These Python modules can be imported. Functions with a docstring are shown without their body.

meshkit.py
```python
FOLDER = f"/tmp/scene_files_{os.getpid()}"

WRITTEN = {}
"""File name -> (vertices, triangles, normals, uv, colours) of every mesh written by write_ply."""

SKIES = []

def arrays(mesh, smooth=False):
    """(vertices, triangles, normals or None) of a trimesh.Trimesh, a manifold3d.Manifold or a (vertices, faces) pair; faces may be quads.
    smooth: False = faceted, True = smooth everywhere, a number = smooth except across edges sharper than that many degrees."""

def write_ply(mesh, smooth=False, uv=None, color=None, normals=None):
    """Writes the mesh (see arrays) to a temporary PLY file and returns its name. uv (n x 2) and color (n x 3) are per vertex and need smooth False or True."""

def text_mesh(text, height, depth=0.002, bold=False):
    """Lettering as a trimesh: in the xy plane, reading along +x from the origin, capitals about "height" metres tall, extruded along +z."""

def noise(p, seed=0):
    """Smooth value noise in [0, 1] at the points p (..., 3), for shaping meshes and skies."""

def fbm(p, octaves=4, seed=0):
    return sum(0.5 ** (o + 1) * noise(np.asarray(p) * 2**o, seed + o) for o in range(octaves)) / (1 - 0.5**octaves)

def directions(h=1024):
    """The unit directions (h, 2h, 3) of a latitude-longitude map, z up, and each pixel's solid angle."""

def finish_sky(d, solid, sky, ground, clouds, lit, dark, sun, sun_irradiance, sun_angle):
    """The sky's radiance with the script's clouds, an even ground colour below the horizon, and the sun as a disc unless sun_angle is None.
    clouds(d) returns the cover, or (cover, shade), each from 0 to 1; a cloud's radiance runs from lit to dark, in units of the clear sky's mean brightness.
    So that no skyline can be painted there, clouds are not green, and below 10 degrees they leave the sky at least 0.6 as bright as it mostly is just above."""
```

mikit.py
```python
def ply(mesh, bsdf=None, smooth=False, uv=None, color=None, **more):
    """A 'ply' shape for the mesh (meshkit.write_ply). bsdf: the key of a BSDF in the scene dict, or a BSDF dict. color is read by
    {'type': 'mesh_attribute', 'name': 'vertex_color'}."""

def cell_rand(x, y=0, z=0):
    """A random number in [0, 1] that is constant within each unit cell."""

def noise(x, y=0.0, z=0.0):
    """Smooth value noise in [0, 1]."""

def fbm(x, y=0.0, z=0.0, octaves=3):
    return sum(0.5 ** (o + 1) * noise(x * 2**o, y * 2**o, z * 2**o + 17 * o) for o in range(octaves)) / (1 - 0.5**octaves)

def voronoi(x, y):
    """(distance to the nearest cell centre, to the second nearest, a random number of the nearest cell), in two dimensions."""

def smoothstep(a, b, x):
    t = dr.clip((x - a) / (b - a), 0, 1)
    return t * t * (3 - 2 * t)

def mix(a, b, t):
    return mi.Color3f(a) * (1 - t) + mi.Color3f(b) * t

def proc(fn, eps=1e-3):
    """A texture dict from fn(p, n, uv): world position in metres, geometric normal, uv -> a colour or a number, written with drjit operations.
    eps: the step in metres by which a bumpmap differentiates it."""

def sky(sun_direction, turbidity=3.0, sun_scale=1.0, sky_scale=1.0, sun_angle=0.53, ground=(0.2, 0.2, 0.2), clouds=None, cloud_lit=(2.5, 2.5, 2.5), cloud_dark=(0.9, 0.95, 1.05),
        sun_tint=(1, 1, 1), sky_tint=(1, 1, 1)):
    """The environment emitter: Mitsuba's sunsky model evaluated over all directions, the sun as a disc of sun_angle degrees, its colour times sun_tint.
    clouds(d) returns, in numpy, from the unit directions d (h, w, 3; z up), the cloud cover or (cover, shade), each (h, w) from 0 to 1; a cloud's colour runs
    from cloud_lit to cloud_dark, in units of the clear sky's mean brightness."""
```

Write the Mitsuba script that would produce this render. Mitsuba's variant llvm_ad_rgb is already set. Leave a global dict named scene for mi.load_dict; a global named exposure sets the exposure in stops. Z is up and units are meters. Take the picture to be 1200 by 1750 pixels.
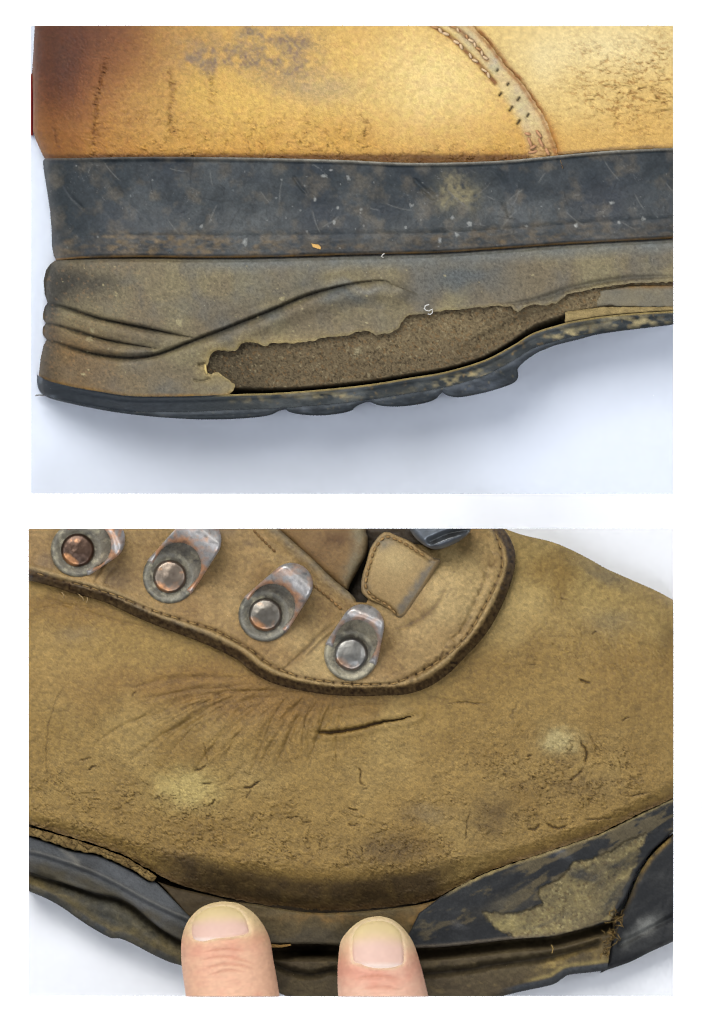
import math, random, zlib
import numpy as np, trimesh, shapely, mitsuba as mi, mikit, meshkit
from shapely.geometry import Polygon, Point, LineString, box
from scipy.spatial import cKDTree

T = mi.ScalarTransform4f
scene, labels = {}, {}
S = 0.000125                      # metres per unit of the layout grid (1200 x 1750 units = 150 x 219 mm of table)
exposure = 0.42

# ---------------------------------------------------------------- camera: straight down on the table, long lens
CAM = 14.0
scene['camera'] = {'type': 'perspective', 'fov': math.degrees(2 * math.atan(0.075 / CAM)), 'fov_axis': 'x',
                   'near_clip': 0.5, 'far_clip': 50.0,
                   'to_world': T().look_at(origin=[0, 0, CAM], target=[0, 0, 0], up=[0, 1, 0])}

# ---------------------------------------------------------------- key soft box, and three fill boxes added for ambient light (out of frame)
def softbox(key, pos, target, w, h, L, label):
    pos, target = np.array(pos, float), np.array(target, float)
    z = target - pos; z /= np.linalg.norm(z)
    x = np.cross([0.0, 0.0, 1.0], z); x /= np.linalg.norm(x); y = np.cross(z, x)
    M = np.eye(4); M[:3, 0], M[:3, 1], M[:3, 2], M[:3, 3] = x, y, z, pos
    v = np.array([[-1, -1, 0], [1, -1, 0], [1, 1, 0], [-1, 1, 0]], float) * [w / 2, h / 2, 1]
    wv = v @ M[:3, :3].T + pos
    scene[key + '__diffuser'] = {**mikit.ply((wv, np.array([[0, 1, 2], [0, 2, 3]]))), 'emitter': {'type': 'area', 'radiance': {'type': 'rgb', 'value': L}}}
    b = v * [.45, .45, 1] - [0, 0, .3]
    f = v * [1.02, 1.02, 1] - [0, 0, .004]
    hv = np.vstack([f, b]) @ M[:3, :3].T + pos
    hf = [[4, 6, 5], [4, 7, 6]]
    for i in range(4):
        j = (i + 1) % 4
        hf += [[i, 4 + j, j], [i, 4 + i, 4 + j]]
    scene[key + '__housing'] = mikit.ply((hv, np.array(hf)), 'black_cloth')
    labels[key] = {'label': label, 'category': 'lamp'}

scene['black_cloth'] = {'type': 'twosided', 'bsdf': {'type': 'diffuse', 'reflectance': {'type': 'rgb', 'value': .04}}}
softbox('softbox', (-.36, .78, 1.18), (0, 0, 0), 1.0, .8, [12.4, 12.3, 12.1], 'large studio softbox lamp above the upper edge of the table')
softbox('softbox_001', (.95, .10, 1.15), (0, 0, 0), .7, .9, [4.3, 4.4, 4.6], 'added fill softbox on the right side of the table')  # this and the next two are fills added for ambient light
softbox('softbox_002', (-1.0, -.25, 1.0), (0, 0, 0), .7, .9, [4.3, 4.45, 4.75], 'added fill softbox on the left side of the table')
softbox('softbox_003', (.1, -.95, 1.2), (0, 0, 0), 1.0, .7, [4.9, 5.15, 5.7], 'added fill softbox below the lower edge of the table')
KE = 2.6                          # light level on the table: base colours are the seen tones divided by it

# ---------------------------------------------------------------- materials
VC = {'type': 'mesh_attribute', 'name': 'vertex_color'}
def pr(**k): return {'type': 'twosided', 'bsdf': {'type': 'principled', 'base_color': VC, **k}}
scene['leather'] = pr(roughness=.65, specular=.2)
scene['rubber'] = pr(roughness=.65, specular=.1)
scene['rand'] = pr(roughness=.52, specular=.14)
scene['rivet_metal'] = pr(roughness=.36, metallic=.8, specular=.5)
scene['foam'] = pr(roughness=.9, specular=.1)
scene['metal'] = pr(roughness=.38, metallic=.5, specular=.55)
scene['old_metal'] = pr(roughness=.6, metallic=.15, specular=.4)
scene['skin'] = pr(roughness=.6, specular=.22, sheen=.15)
scene['nail'] = pr(roughness=.55, specular=.22)
scene['thread'] = pr(roughness=.8, specular=.15)
scene['paper'] = pr(roughness=.85, specular=.1)

# ---------------------------------------------------------------- helpers
def lin(c):
    c = np.asarray(c, float) / 255
    return np.where(c <= .04045, c / 12.92, ((c + .055) / 1.055) ** 2.4)
def C(r, g, b): return lin([r, g, b]) / KE
def sm(a, b, x):
    t = np.clip((x - a) / (b - a), 0, 1); return t * t * (3 - 2 * t)
def N(x, y, s, seed, o=3, ax=1.0, ang=0.0):
    if ang: x, y = x * math.cos(ang) + y * math.sin(ang), -x * math.sin(ang) + y * math.cos(ang)
    p = np.stack([x / (s * ax), y / s, np.full_like(x, seed * 7.31 + .37)], -1)
    return meshkit.fbm(p, o, seed)
def warp(x, y, a, s, seed): return x + a * (N(x, y, s, seed, 3) - .5) * 2, y + a * (N(x, y, s, seed + 50, 3) - .5) * 2
def G(x, y, cx, cy, rx, ry, ang=0.0):
    dx, dy = x - cx, y - cy
    if ang: dx, dy = dx * math.cos(ang) + dy * math.sin(ang), -dx * math.sin(ang) + dy * math.cos(ang)
    return np.exp(-((dx / rx) ** 2 + (dy / ry) ** 2))
def W(x, y, s, seed, ax=1.0, ang=0.0, jit=.9):
    """second minus first distance to jittered cell centres (0 on the cell borders), and a random number per cell"""
    if ang: x, y = x * math.cos(ang) + y * math.sin(ang), -x * math.sin(ang) + y * math.cos(ang)
    u, v = x / (s * ax), y / s
    r = np.random.default_rng(seed)
    i, j = np.meshgrid(np.arange(math.floor(u.min()) - 2, math.ceil(u.max()) + 3), np.arange(math.floor(v.min()) - 2, math.ceil(v.max()) + 3))
    q = np.stack([i.ravel(), j.ravel()], 1) + .5 + jit * (r.random((i.size, 2)) - .5)
    d, k = cKDTree(q).query(np.stack([u, v], 1), k=2, workers=-1)
    return d[:, 1] - d[:, 0], r.random(len(q))[k[:, 0]]
def flake(x, y, s, seed, ax=2.0, ang=0.0, wid=.022, cut=.5):
    """short curled cracks in leather: height step, and how much dirt they hold"""
    a, b = warp(x, y, s * .5, s * 1.1, seed + 7)
    z, t = 0, 0
    for i in range(2):
        n = N(a, b, s * (1 + .6 * i), seed + 11 * i, 3, ax, ang) - .5
        m = sm(cut - .03, cut + .12, N(x, y, s * 1.3, seed + 11 * i + 3, 3, 1.4, ang))
        l = np.exp(-(n / wid) ** 2) * m
        z = z - 1.5 * l + 1.1 * sm(-.05, .05, n) * m
        t = np.maximum(t, np.exp(-((n + wid * .6) / (wid * .9)) ** 2) * m)
    return z, t
def mixc(c, d, t): return c * (1 - t[:, None]) + np.asarray(d) * t[:, None]
def cr(pts, n=8, closed=False):
    p = np.asarray(pts, float)
    q = np.vstack([p[-1:], p, p[:2]]) if closed else np.vstack([2 * p[0] - p[1], p, 2 * p[-1] - p[-2]])
    out, t = [], np.linspace(0, 1, n, endpoint=False)[:, None]
    for k in range(1, len(q) - 2):
        a, b, c, d = q[k - 1:k + 3]
        out.append(.5 * (2 * b + (c - a) * t + (2 * a - 5 * b + 4 * c - d) * t ** 2 + (3 * b - a - 3 * c + d) * t ** 3))
    if not closed: out.append(p[-1:])
    return np.vstack(out)
def dense(line, d=1.0):
    l = LineString(line); n = max(2, int(l.length / d) + 1)
    return np.array([l.interpolate(t, True).coords[0] for t in np.linspace(0, 1, n)])
def jag(line, amp, s, seed, d=1.5):
    p = dense(line, d)
    t = np.gradient(p, axis=0); t /= np.linalg.norm(t, axis=1, keepdims=True) + 1e-9
    u = np.arange(len(p)) * d
    k = (meshkit.fbm(np.stack([u / s, u * 0, u * 0 + seed], -1), 3, seed) - .5) * 2 * amp
    k *= np.minimum(1, np.minimum(u, u[::-1]) / (3 * amp + 1e-9))
    return p + np.stack([-t[:, 1], t[:, 0]], 1) * k[:, None]
class Line:
    """distance to a polyline, the place along it from 0 to 1, and the side"""
    def __init__(self, pts, smooth=True):
        self.p = dense(cr(pts) if smooth else pts, .7); self.t = cKDTree(self.p)
        self.d = np.gradient(self.p, axis=0); self.d /= np.linalg.norm(self.d, axis=1, keepdims=True) + 1e-9
    def __call__(self, x, y):
        d, k = self.t.query(np.stack([x, y], 1), workers=-1)
        side = self.d[k, 0] * (y - self.p[k, 1]) - self.d[k, 1] * (x - self.p[k, 0])
        return d, k / (len(self.p) - 1), np.sign(side)
def fx(pts):
    p = cr(pts, 6); o = np.argsort(p[:, 0]); return lambda x: np.interp(x, p[o, 0], p[o, 1])
def fy(pts):
    p = np.asarray(pts, float); return lambda y: np.interp(y, p[:, 1], p[:, 0])
def groove(x, y, line, depth, width, seed=0, taper=.15, jitter=.3):
    b0, b1 = line.p.min(0) - 4 * width, line.p.max(0) + 4 * width
    m = (x > b0[0]) & (x < b1[0]) & (y > b0[1]) & (y < b1[1])
    out = np.zeros(len(x))
    if m.any(): out[m] = groove_(x[m], y[m], line, depth, width, seed, taper, jitter)
    return out
def groove_(x, y, line, depth, width, seed, taper, jitter):
    d, t, s = line(x, y)
    w = width * (1 + jitter * (N(x, y, 14, 90 + seed, 2) - .5) * 2)
    k = np.clip(np.minimum(t, 1 - t) / taper, 0, 1) ** .6 if taper else 1
    return depth * k * np.exp(-(d / np.maximum(w * np.maximum(k, .3), .3)) ** 2)

def put(key, v, f, mat, col, smooth=True, **k):
    v = np.asarray(v, float)
    w = np.stack([(v[:, 0] - 600) * S, (875 - v[:, 1]) * S, v[:, 2] * S], 1)
    scene[key] = mikit.ply((w, np.asarray(f)[:, ::-1]), mat, smooth=smooth, color=np.clip(np.broadcast_to(col, w.shape), .001, .95), **k)

GRAIN = {'leather': (.2, .55), 'rubber': (.26, .45), 'rand': (.2, .25), 'foam': (.3, 1.1), 'old_metal': (.2, .6), 'metal': (.12, .2)}      # fine grain: tone, height
def relief(key, shape, zf, cf, mat, crop, step=1.5, zb=0.0, wall=None, drop=None):
    """A solid piece over the outline 'shape': top surface zf(x, y, d) with d the distance in from the outline, walls down to zb (or by 'drop')."""
    g = shape if isinstance(shape, shapely.Geometry) else Polygon(shape)
    g = g.buffer(0)
    b, c = g.bounds, crop
    x0, y0, x1, y1 = max(b[0], c[0]), max(b[1], c[1]), min(b[2], c[2]), min(b[3], c[3])
    nx, ny = int(math.ceil((x1 - x0) / step)) + 1, int(math.ceil((y1 - y0) / step)) + 1
    X, Y = np.meshgrid(np.linspace(x0, x1, nx), np.linspace(y0, y1, ny))
    x, y = X.ravel().copy(), Y.ravel().copy()
    inside = shapely.contains_xy(g, x, y)
    bp = np.vstack([np.array(r.coords) for r in shapely.get_parts(g.segmentize(.35).boundary)])
    tree = cKDTree(bp)
    d, k = tree.query(np.stack([x, y], 1), workers=-1)
    sd = np.where(inside, -d, d)
    snap = (sd > -.3 * step) & (sd < .75 * step)
    onx = (np.abs(x - c[0]) < 1e-6) | (np.abs(x - c[2]) < 1e-6)
    ony = (np.abs(y - c[1]) < 1e-6) | (np.abs(y - c[3]) < 1e-6)
    x = np.where(snap & ~onx, np.clip(bp[k, 0], c[0], c[2]), x)
    y = np.where(snap & ~ony, np.clip(bp[k, 1], c[1], c[3]), y)
    sd = np.where(snap, 0, sd)
    keep = sd <= 0
    I = np.arange(nx * ny).reshape(ny, nx)
    a, bb, cc, dd = I[:-1, :-1].ravel(), I[:-1, 1:].ravel(), I[1:, 1:].ravel(), I[1:, :-1].ravel()
    # cut each cell along the diagonal that keeps most of it
    alt = ~(keep[a] & keep[cc])
    f1 = np.where(alt[:, None], np.stack([a, bb, dd], 1), np.stack([a, bb, cc], 1))
    f2 = np.where(alt[:, None], np.stack([bb, cc, dd], 1), np.stack([a, cc, dd], 1))
    f = np.vstack([f1, f2]); f = f[keep[f].all(1)]
    e1 = np.stack([x[f[:, 1]] - x[f[:, 0]], y[f[:, 1]] - y[f[:, 0]]], 1); e2 = np.stack([x[f[:, 2]] - x[f[:, 0]], y[f[:, 2]] - y[f[:, 0]]], 1)
    f = f[e1[:, 0] * e2[:, 1] - e1[:, 1] * e2[:, 0] > 1e-5]
    used = np.unique(f); new = np.full(nx * ny, -1); new[used] = np.arange(len(used)); f = new[f]
    x, y, dd_ = x[used], y[used], np.maximum(-sd[used], 0)
    z = zf(x, y, dd_)
    col = np.broadcast_to(np.asarray(cf(x, y, dd_), float), (len(x), 3))
    ga, gz = GRAIN.get(mat, (0, 0))
    rg = np.random.default_rng(zlib.crc32(key.encode()))
    col = col * (1 + ga * (rg.random(len(x)) + rg.random(len(x)) - 1))[:, None]
    z = z + gz * (rg.random(len(x)) - .5)
    n = len(x)
    ed = np.vstack([f[:, [0, 1]], f[:, [1, 2]], f[:, [2, 0]]]).astype(np.int64)
    near = (dd_ < 2 * step) | (x < x0 + 2 * step) | (x > x1 - 2 * step) | (y < y0 + 2 * step) | (y > y1 - 2 * step)
    ed = ed[near[ed].all(1)]
    fw, bw = ed[:, 0] * n + ed[:, 1], ed[:, 1] * n + ed[:, 0]
    ed = ed[~np.isin(fw, bw)]
    ids = np.unique(ed); ren = np.full(n, -1); ren[ids] = np.arange(len(ids))
    m = len(ids)
    zlow = np.full(m, float(zb)) if drop is None else z[ids] - drop
    zlow = np.minimum(zlow, z[ids] - .01)
    zmid = z[ids] * .5 + zlow * .5
    wc = col[ids] * .9 if wall is None else np.broadcast_to(wall, (m, 3)) * (.6 + .8 * N(x[ids], y[ids], 5, 77, 2))[:, None]
    v = np.vstack([np.stack([x, y, z], 1), np.stack([x[ids], y[ids], z[ids]], 1), np.stack([x[ids], y[ids], zlow], 1)])
    p, q = ren[ed[:, 0]] + n, ren[ed[:, 1]] + n
    f = np.vstack([f, np.stack([q, p, p + m], 1), np.stack([q, p + m, q + m], 1)])
    put(key, v, f, mat, np.vstack([col, wc, wc]))

def rnd(d, r, h=None):
    """how far a rounded edge of radius r falls at distance d from the outline"""
    u = np.clip(1 - d / r, 0, 1); return (h or r) * (1 - np.sqrt(np.maximum(1 - u * u, 0)))

def tube(key, pts, rad, mat, col, sides=6, ends=True):
    p = np.asarray(pts, float); n = len(p)
    rad = np.broadcast_to(rad, n)
    t = np.gradient(p, axis=0); t /= np.linalg.norm(t, axis=1, keepdims=True) + 1e-9
    up = np.array([0, 0, 1.0]); a = np.cross(t, up); a /= np.linalg.norm(a, axis=1, keepdims=True) + 1e-9; b = np.cross(a, t)
    th = np.arange(sides) / sides * 2 * np.pi
    v = (p[:, None] + rad[:, None, None] * (np.cos(th)[None, :, None] * a[:, None] + np.sin(th)[None, :, None] * b[:, None])).reshape(-1, 3)
    f = []
    for i in range(n - 1):
        for j in range(sides):
            q = (j + 1) % sides
            f += [[i * sides + j, i * sides + q, (i + 1) * sides + q], [i * sides + j, (i + 1) * sides + q, (i + 1) * sides + j]]
    v = np.vstack([v, p[:1], p[-1:]])
    for j in range(sides):
        q = (j + 1) % sides
        f += [[n * sides, q, j], [n * sides + 1, (n - 1) * sides + j, (n - 1) * sides + q]]
    put(key, v, np.array(f)[:, ::-1], mat, col)

COUNT = {}
def num(base):
    k = COUNT.get(base, 0); COUNT[base] = k + 1
    return base if k == 0 else f'{base}_{k:03d}'
def stitch(owner, a, b, z0, z1, rad, col, arch=1.5):
    t = np.array([0, .12, .5, .88, 1.0])
    p = np.outer(1 - t, [a[0], a[1], z0]) + np.outer(t, [b[0], b[1], z1])
    p[:, 2] += np.array([-2.5, .2, 1, .2, -2.5]) * arch
    tube(num(owner + '__stitch'), p, rad * np.array([.55, .95, 1.1, .95, .55]), 'thread', col, sides=6)

rng = random.Random(5)

# ================================================================ SETTING
CT = (53, 45, 1150, 844)          # the two sheets on the table and what lies on them
CB = (50, 903.5, 1150, 1701.5)
def slab(key, r, z0, z1, mat, col=None, **k):
    v = np.array([[x, y, z] for z in (z0, z1) for x, y in ((r[0], r[1]), (r[2], r[1]), (r[2], r[3]), (r[0], r[3]))], float)
    f = np.array([[4, 5, 6], [4, 6, 7], [0, 2, 1], [0, 3, 2], [0, 1, 5], [0, 5, 4], [1, 2, 6], [1, 6, 5], [2, 3, 7], [2, 7, 6], [3, 0, 4], [3, 4, 7]])
    put(key, v, f, mat, col if col is not None else [.5, .5, .5], smooth=False)
scene['white_top'] = {'type': 'twosided', 'bsdf': {'type': 'diffuse', 'reflectance': {'type': 'rgb', 'value': .95}}}
slab('tabletop', (-5000, -5000, 6200, 6600), -1300, -1200, 'white_top')
for i, r in enumerate((CT, CB)):
    k = 'plinth' if i == 0 else 'plinth_001'
    slab(k, (r[0] + 200, r[1] + 150, r[2] - 200, r[3] - 150), -1200, -8, 'white_top')
    labels[k] = {'label': ('white block under the sheet of the boot heel', 'white block under the sheet of the boot forefoot')[i], 'category': 'plinth', 'kind': 'structure'}
labels['tabletop'] = {'label': 'plain white surface around both pictures of the boots', 'category': 'surface', 'kind': 'structure'}

def paper_sheet(key, r, cf, zf, label):
    relief(key, box(r[0], r[1], r[2], r[3]), zf, cf, 'paper', r, step=3.0, zb=-8)
    labels[key] = {'label': label, 'category': 'backdrop', 'kind': 'structure'}
def top_paper(x, y, d):
    c = np.tile([.338, .362, .405], (len(x), 1))
    c *= (1 + .02 * (N(x, y, 9, 3, 3) - .5) + .03 * (N(x, y, 60, 4, 2) - .5))[:, None]
    return c
paper_sheet('backdrop', CT, top_paper, lambda x, y, d: 96 + .9 * (N(x, y, 10, 6, 3) - .5), 'pale bluish white board under the boot heel')
def low_paper(x, y, d):
    c = np.tile([.372, .378, .388], (len(x), 1))
    return c * (1 + .03 * (N(x, y, 8, 13, 3) - .5))[:, None]
def low_paper_z(x, y, d):
    wv = np.sin((x * .93 - y * .37) * 2 * np.pi / 9.5) * (.5 + N(x, y, 40, 21, 2))
    return 96 + .16 * wv * sm(800, 1000, x) * sm(1000, 1200, y) + .6 * (N(x, y, 10, 22, 2) - .5)
paper_sheet('backdrop_001', CB, low_paper, low_paper_z, 'pale grey cloth backdrop under the forefoot of the boot')
scene['backdrop']['bsdf'] = scene['backdrop_001']['bsdf'] = {'type': 'ref', 'id': 'paper'}

# ================================================================ UPPER BOOT (heel)
HB = 'hiking_boot'
labels[HB] = {'label': 'tan hiking boot heel with grey rubber rand and crumbling torn midsole', 'category': 'boot'}
SIL = [(60, 45), (57, 100), (55, 130), (57, 160), (57, 225), (62, 240), (71, 260), (76, 270), (74, 276), (75, 290), (80, 320), (86, 360), (89, 395), (89, 418), (92, 436), (94, 446),
       (86, 452), (79, 462), (75, 480), (77, 503), (82, 518), (77, 524), (74, 536), (74, 545), (79, 553), (74, 559), (73, 568), (75, 575), (81, 580), (75, 590), (70, 612), (67, 640)]
xl = fy(SIL)
xs_ = fy([(58, 45), (56, 225), (75, 268), (76, 290), (88, 400), (92, 440), (80, 480), (76, 580), (67, 640), (72, 720)])
def roll(x, y, R=210):
    u = np.clip((x - xs_(y)) / R, 0, 1); return np.sqrt(np.maximum(1 - (1 - u) ** 2, 0))
def T_z(x, y, Z, lo=112): return lo + (Z - lo) * roll(x, y)
rand_top = fx([(60, 270), (110, 271), (250, 269), (400, 270), (500, 272), (600, 275), (680, 279), (760, 279), (850, 276), (920, 270), (960, 266), (1050, 258), (1170, 252)])
rand_bot = fx([(60, 446), (95, 445), (160, 441), (250, 440), (330, 441), (400, 441), (500, 439), (600, 436), (700, 434), (760, 432), (850, 426), (950, 419), (1050, 413), (1170, 407)])
sole_top = fx([(55, 636), (63, 640), (83, 651), (127, 662), (173, 670), (220, 677), (273, 678), (340, 677), (400, 674), (467, 672), (550, 666), (633, 657), (700, 646), (760, 636), (827, 616), (877, 590),
               (910, 570), (953, 556), (987, 548), (1060, 538), (1170, 531)])
XS = np.arange(40, 1171, 2.0)
def strip(top, bot, x0, x1, d=2.0):
    x = np.arange(x0, x1 + d, d)
    return np.vstack([np.stack([x, top(x)], 1), np.stack([x, bot(x)], 1)[::-1]])

def leather_grain(x, y, seed, ax=1.6, ang=0.0):
    w1, r1 = W(x, y, 4.2, seed, ax, ang)
    w2, r2 = W(x, y, 9.5, seed + 1, ax, ang)
    big = N(x, y, 22, seed + 2, 4)
    fine = N(x, y, 3.2, seed + 3, 2)
    return w1, w2, r1, r2, big, fine

# cracks common to the two upper panels
heel_cracks = [(Line([(180, 112), (174, 135), (166, 165), (164, 200), (160, 245)]), 2.6, 3.0), (Line([(292, 130), (296, 160), (290, 200), (298, 225)]), 1.6, 4.0), (Line([(92, 148), (98, 160), (104, 168)]), 3, 2),
               (Line([(94, 222), (97, 245), (104, 258)]), 2.5, 1.8), (Line([(362, 136), (366, 150), (360, 158)]), 2, 2), (Line([(524, 195), (527, 212), (545, 220), (562, 232)]), 1.6, 1.6),
               (Line([(628, 205), (626, 222), (618, 230)]), 1.8, 2.2), (Line([(356, 172), (368, 180)]), 2, 1.8), (Line([(76, 132), (80, 142)]), 2, 1.6)]
def heel_weight(x, y):
    return np.clip(1.0 * sm(225, 262, y) * sm(90, 160, x) + .8 * G(x, y, 400, 220, 160, 40) + .6 * G(x, y, 230, 200, 90, 60) + .5 * G(x, y, 560, 225, 90, 40) + .4 * G(x, y, 1000, 300, 10, 10), 0, 1)

tick_lines = [Line([(182, 105), (174, 135), (166, 165), (165, 205), (160, 250)]), Line([(290, 125), (297, 165), (290, 205), (298, 228)]), Line([(98, 135), (97, 180), (94, 225), (104, 262)]), Line([(362, 132), (364, 160)]), Line([(617, 200), (627, 214), (622, 232)])]
def tick_w(x, y): return np.clip(sum(k * np.exp(-(l(x, y)[0] / 7) ** 2) for l, k in zip(tick_lines, (1.1, .9, .55, .8, .9))), 0, 1)
def rear_z(x, y, d):
    w1, w2, r1, r2, big, fine = leather_grain(x, y, 11, 1.4)
    z = T_z(x, y, 214 + 10 * N(x, y, 260, 5, 2) + 4 * sm(270, 200, y))
    k = heel_weight(x, y)
    z += 1.8 * (big - .5) + 1.5 * (fine - .5) - .55 * np.exp(-(w1 / .18) ** 2)
    fz, ft = flake(x, y, 5.2, 900, 1.7)
    z += 1.35 * k * fz + 1.0 * k * (r2 - .5) * N(x, y, 20, 32, 2)
    z += 1.6 * tick_w(x, y) * flake(x, y, 4, 930, 2.6, .15, .04, .42)[0]
    for l in holes: z -= 6 * np.exp(-(l(x, y)[0] / 1.9) ** 2)
    for l in sew_l: z -= 3.5 * np.exp(-(l(x, y)[0] / 3.5) ** 2)
    bd, bt, bs = blade_line(x, y)
    z += 2.5 * sm(-4, 8, np.where(bs < 0, bd, -bd)) * sm(560, 640, x)
    for l, dep, wid in heel_cracks:
        dd, t, s = l(x, y)
        z -= dep * np.exp(-(dd / wid) ** 2) * sm(.35, .62, N(x, y, 4.5, 37, 2, 2.2))
    return z
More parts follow.
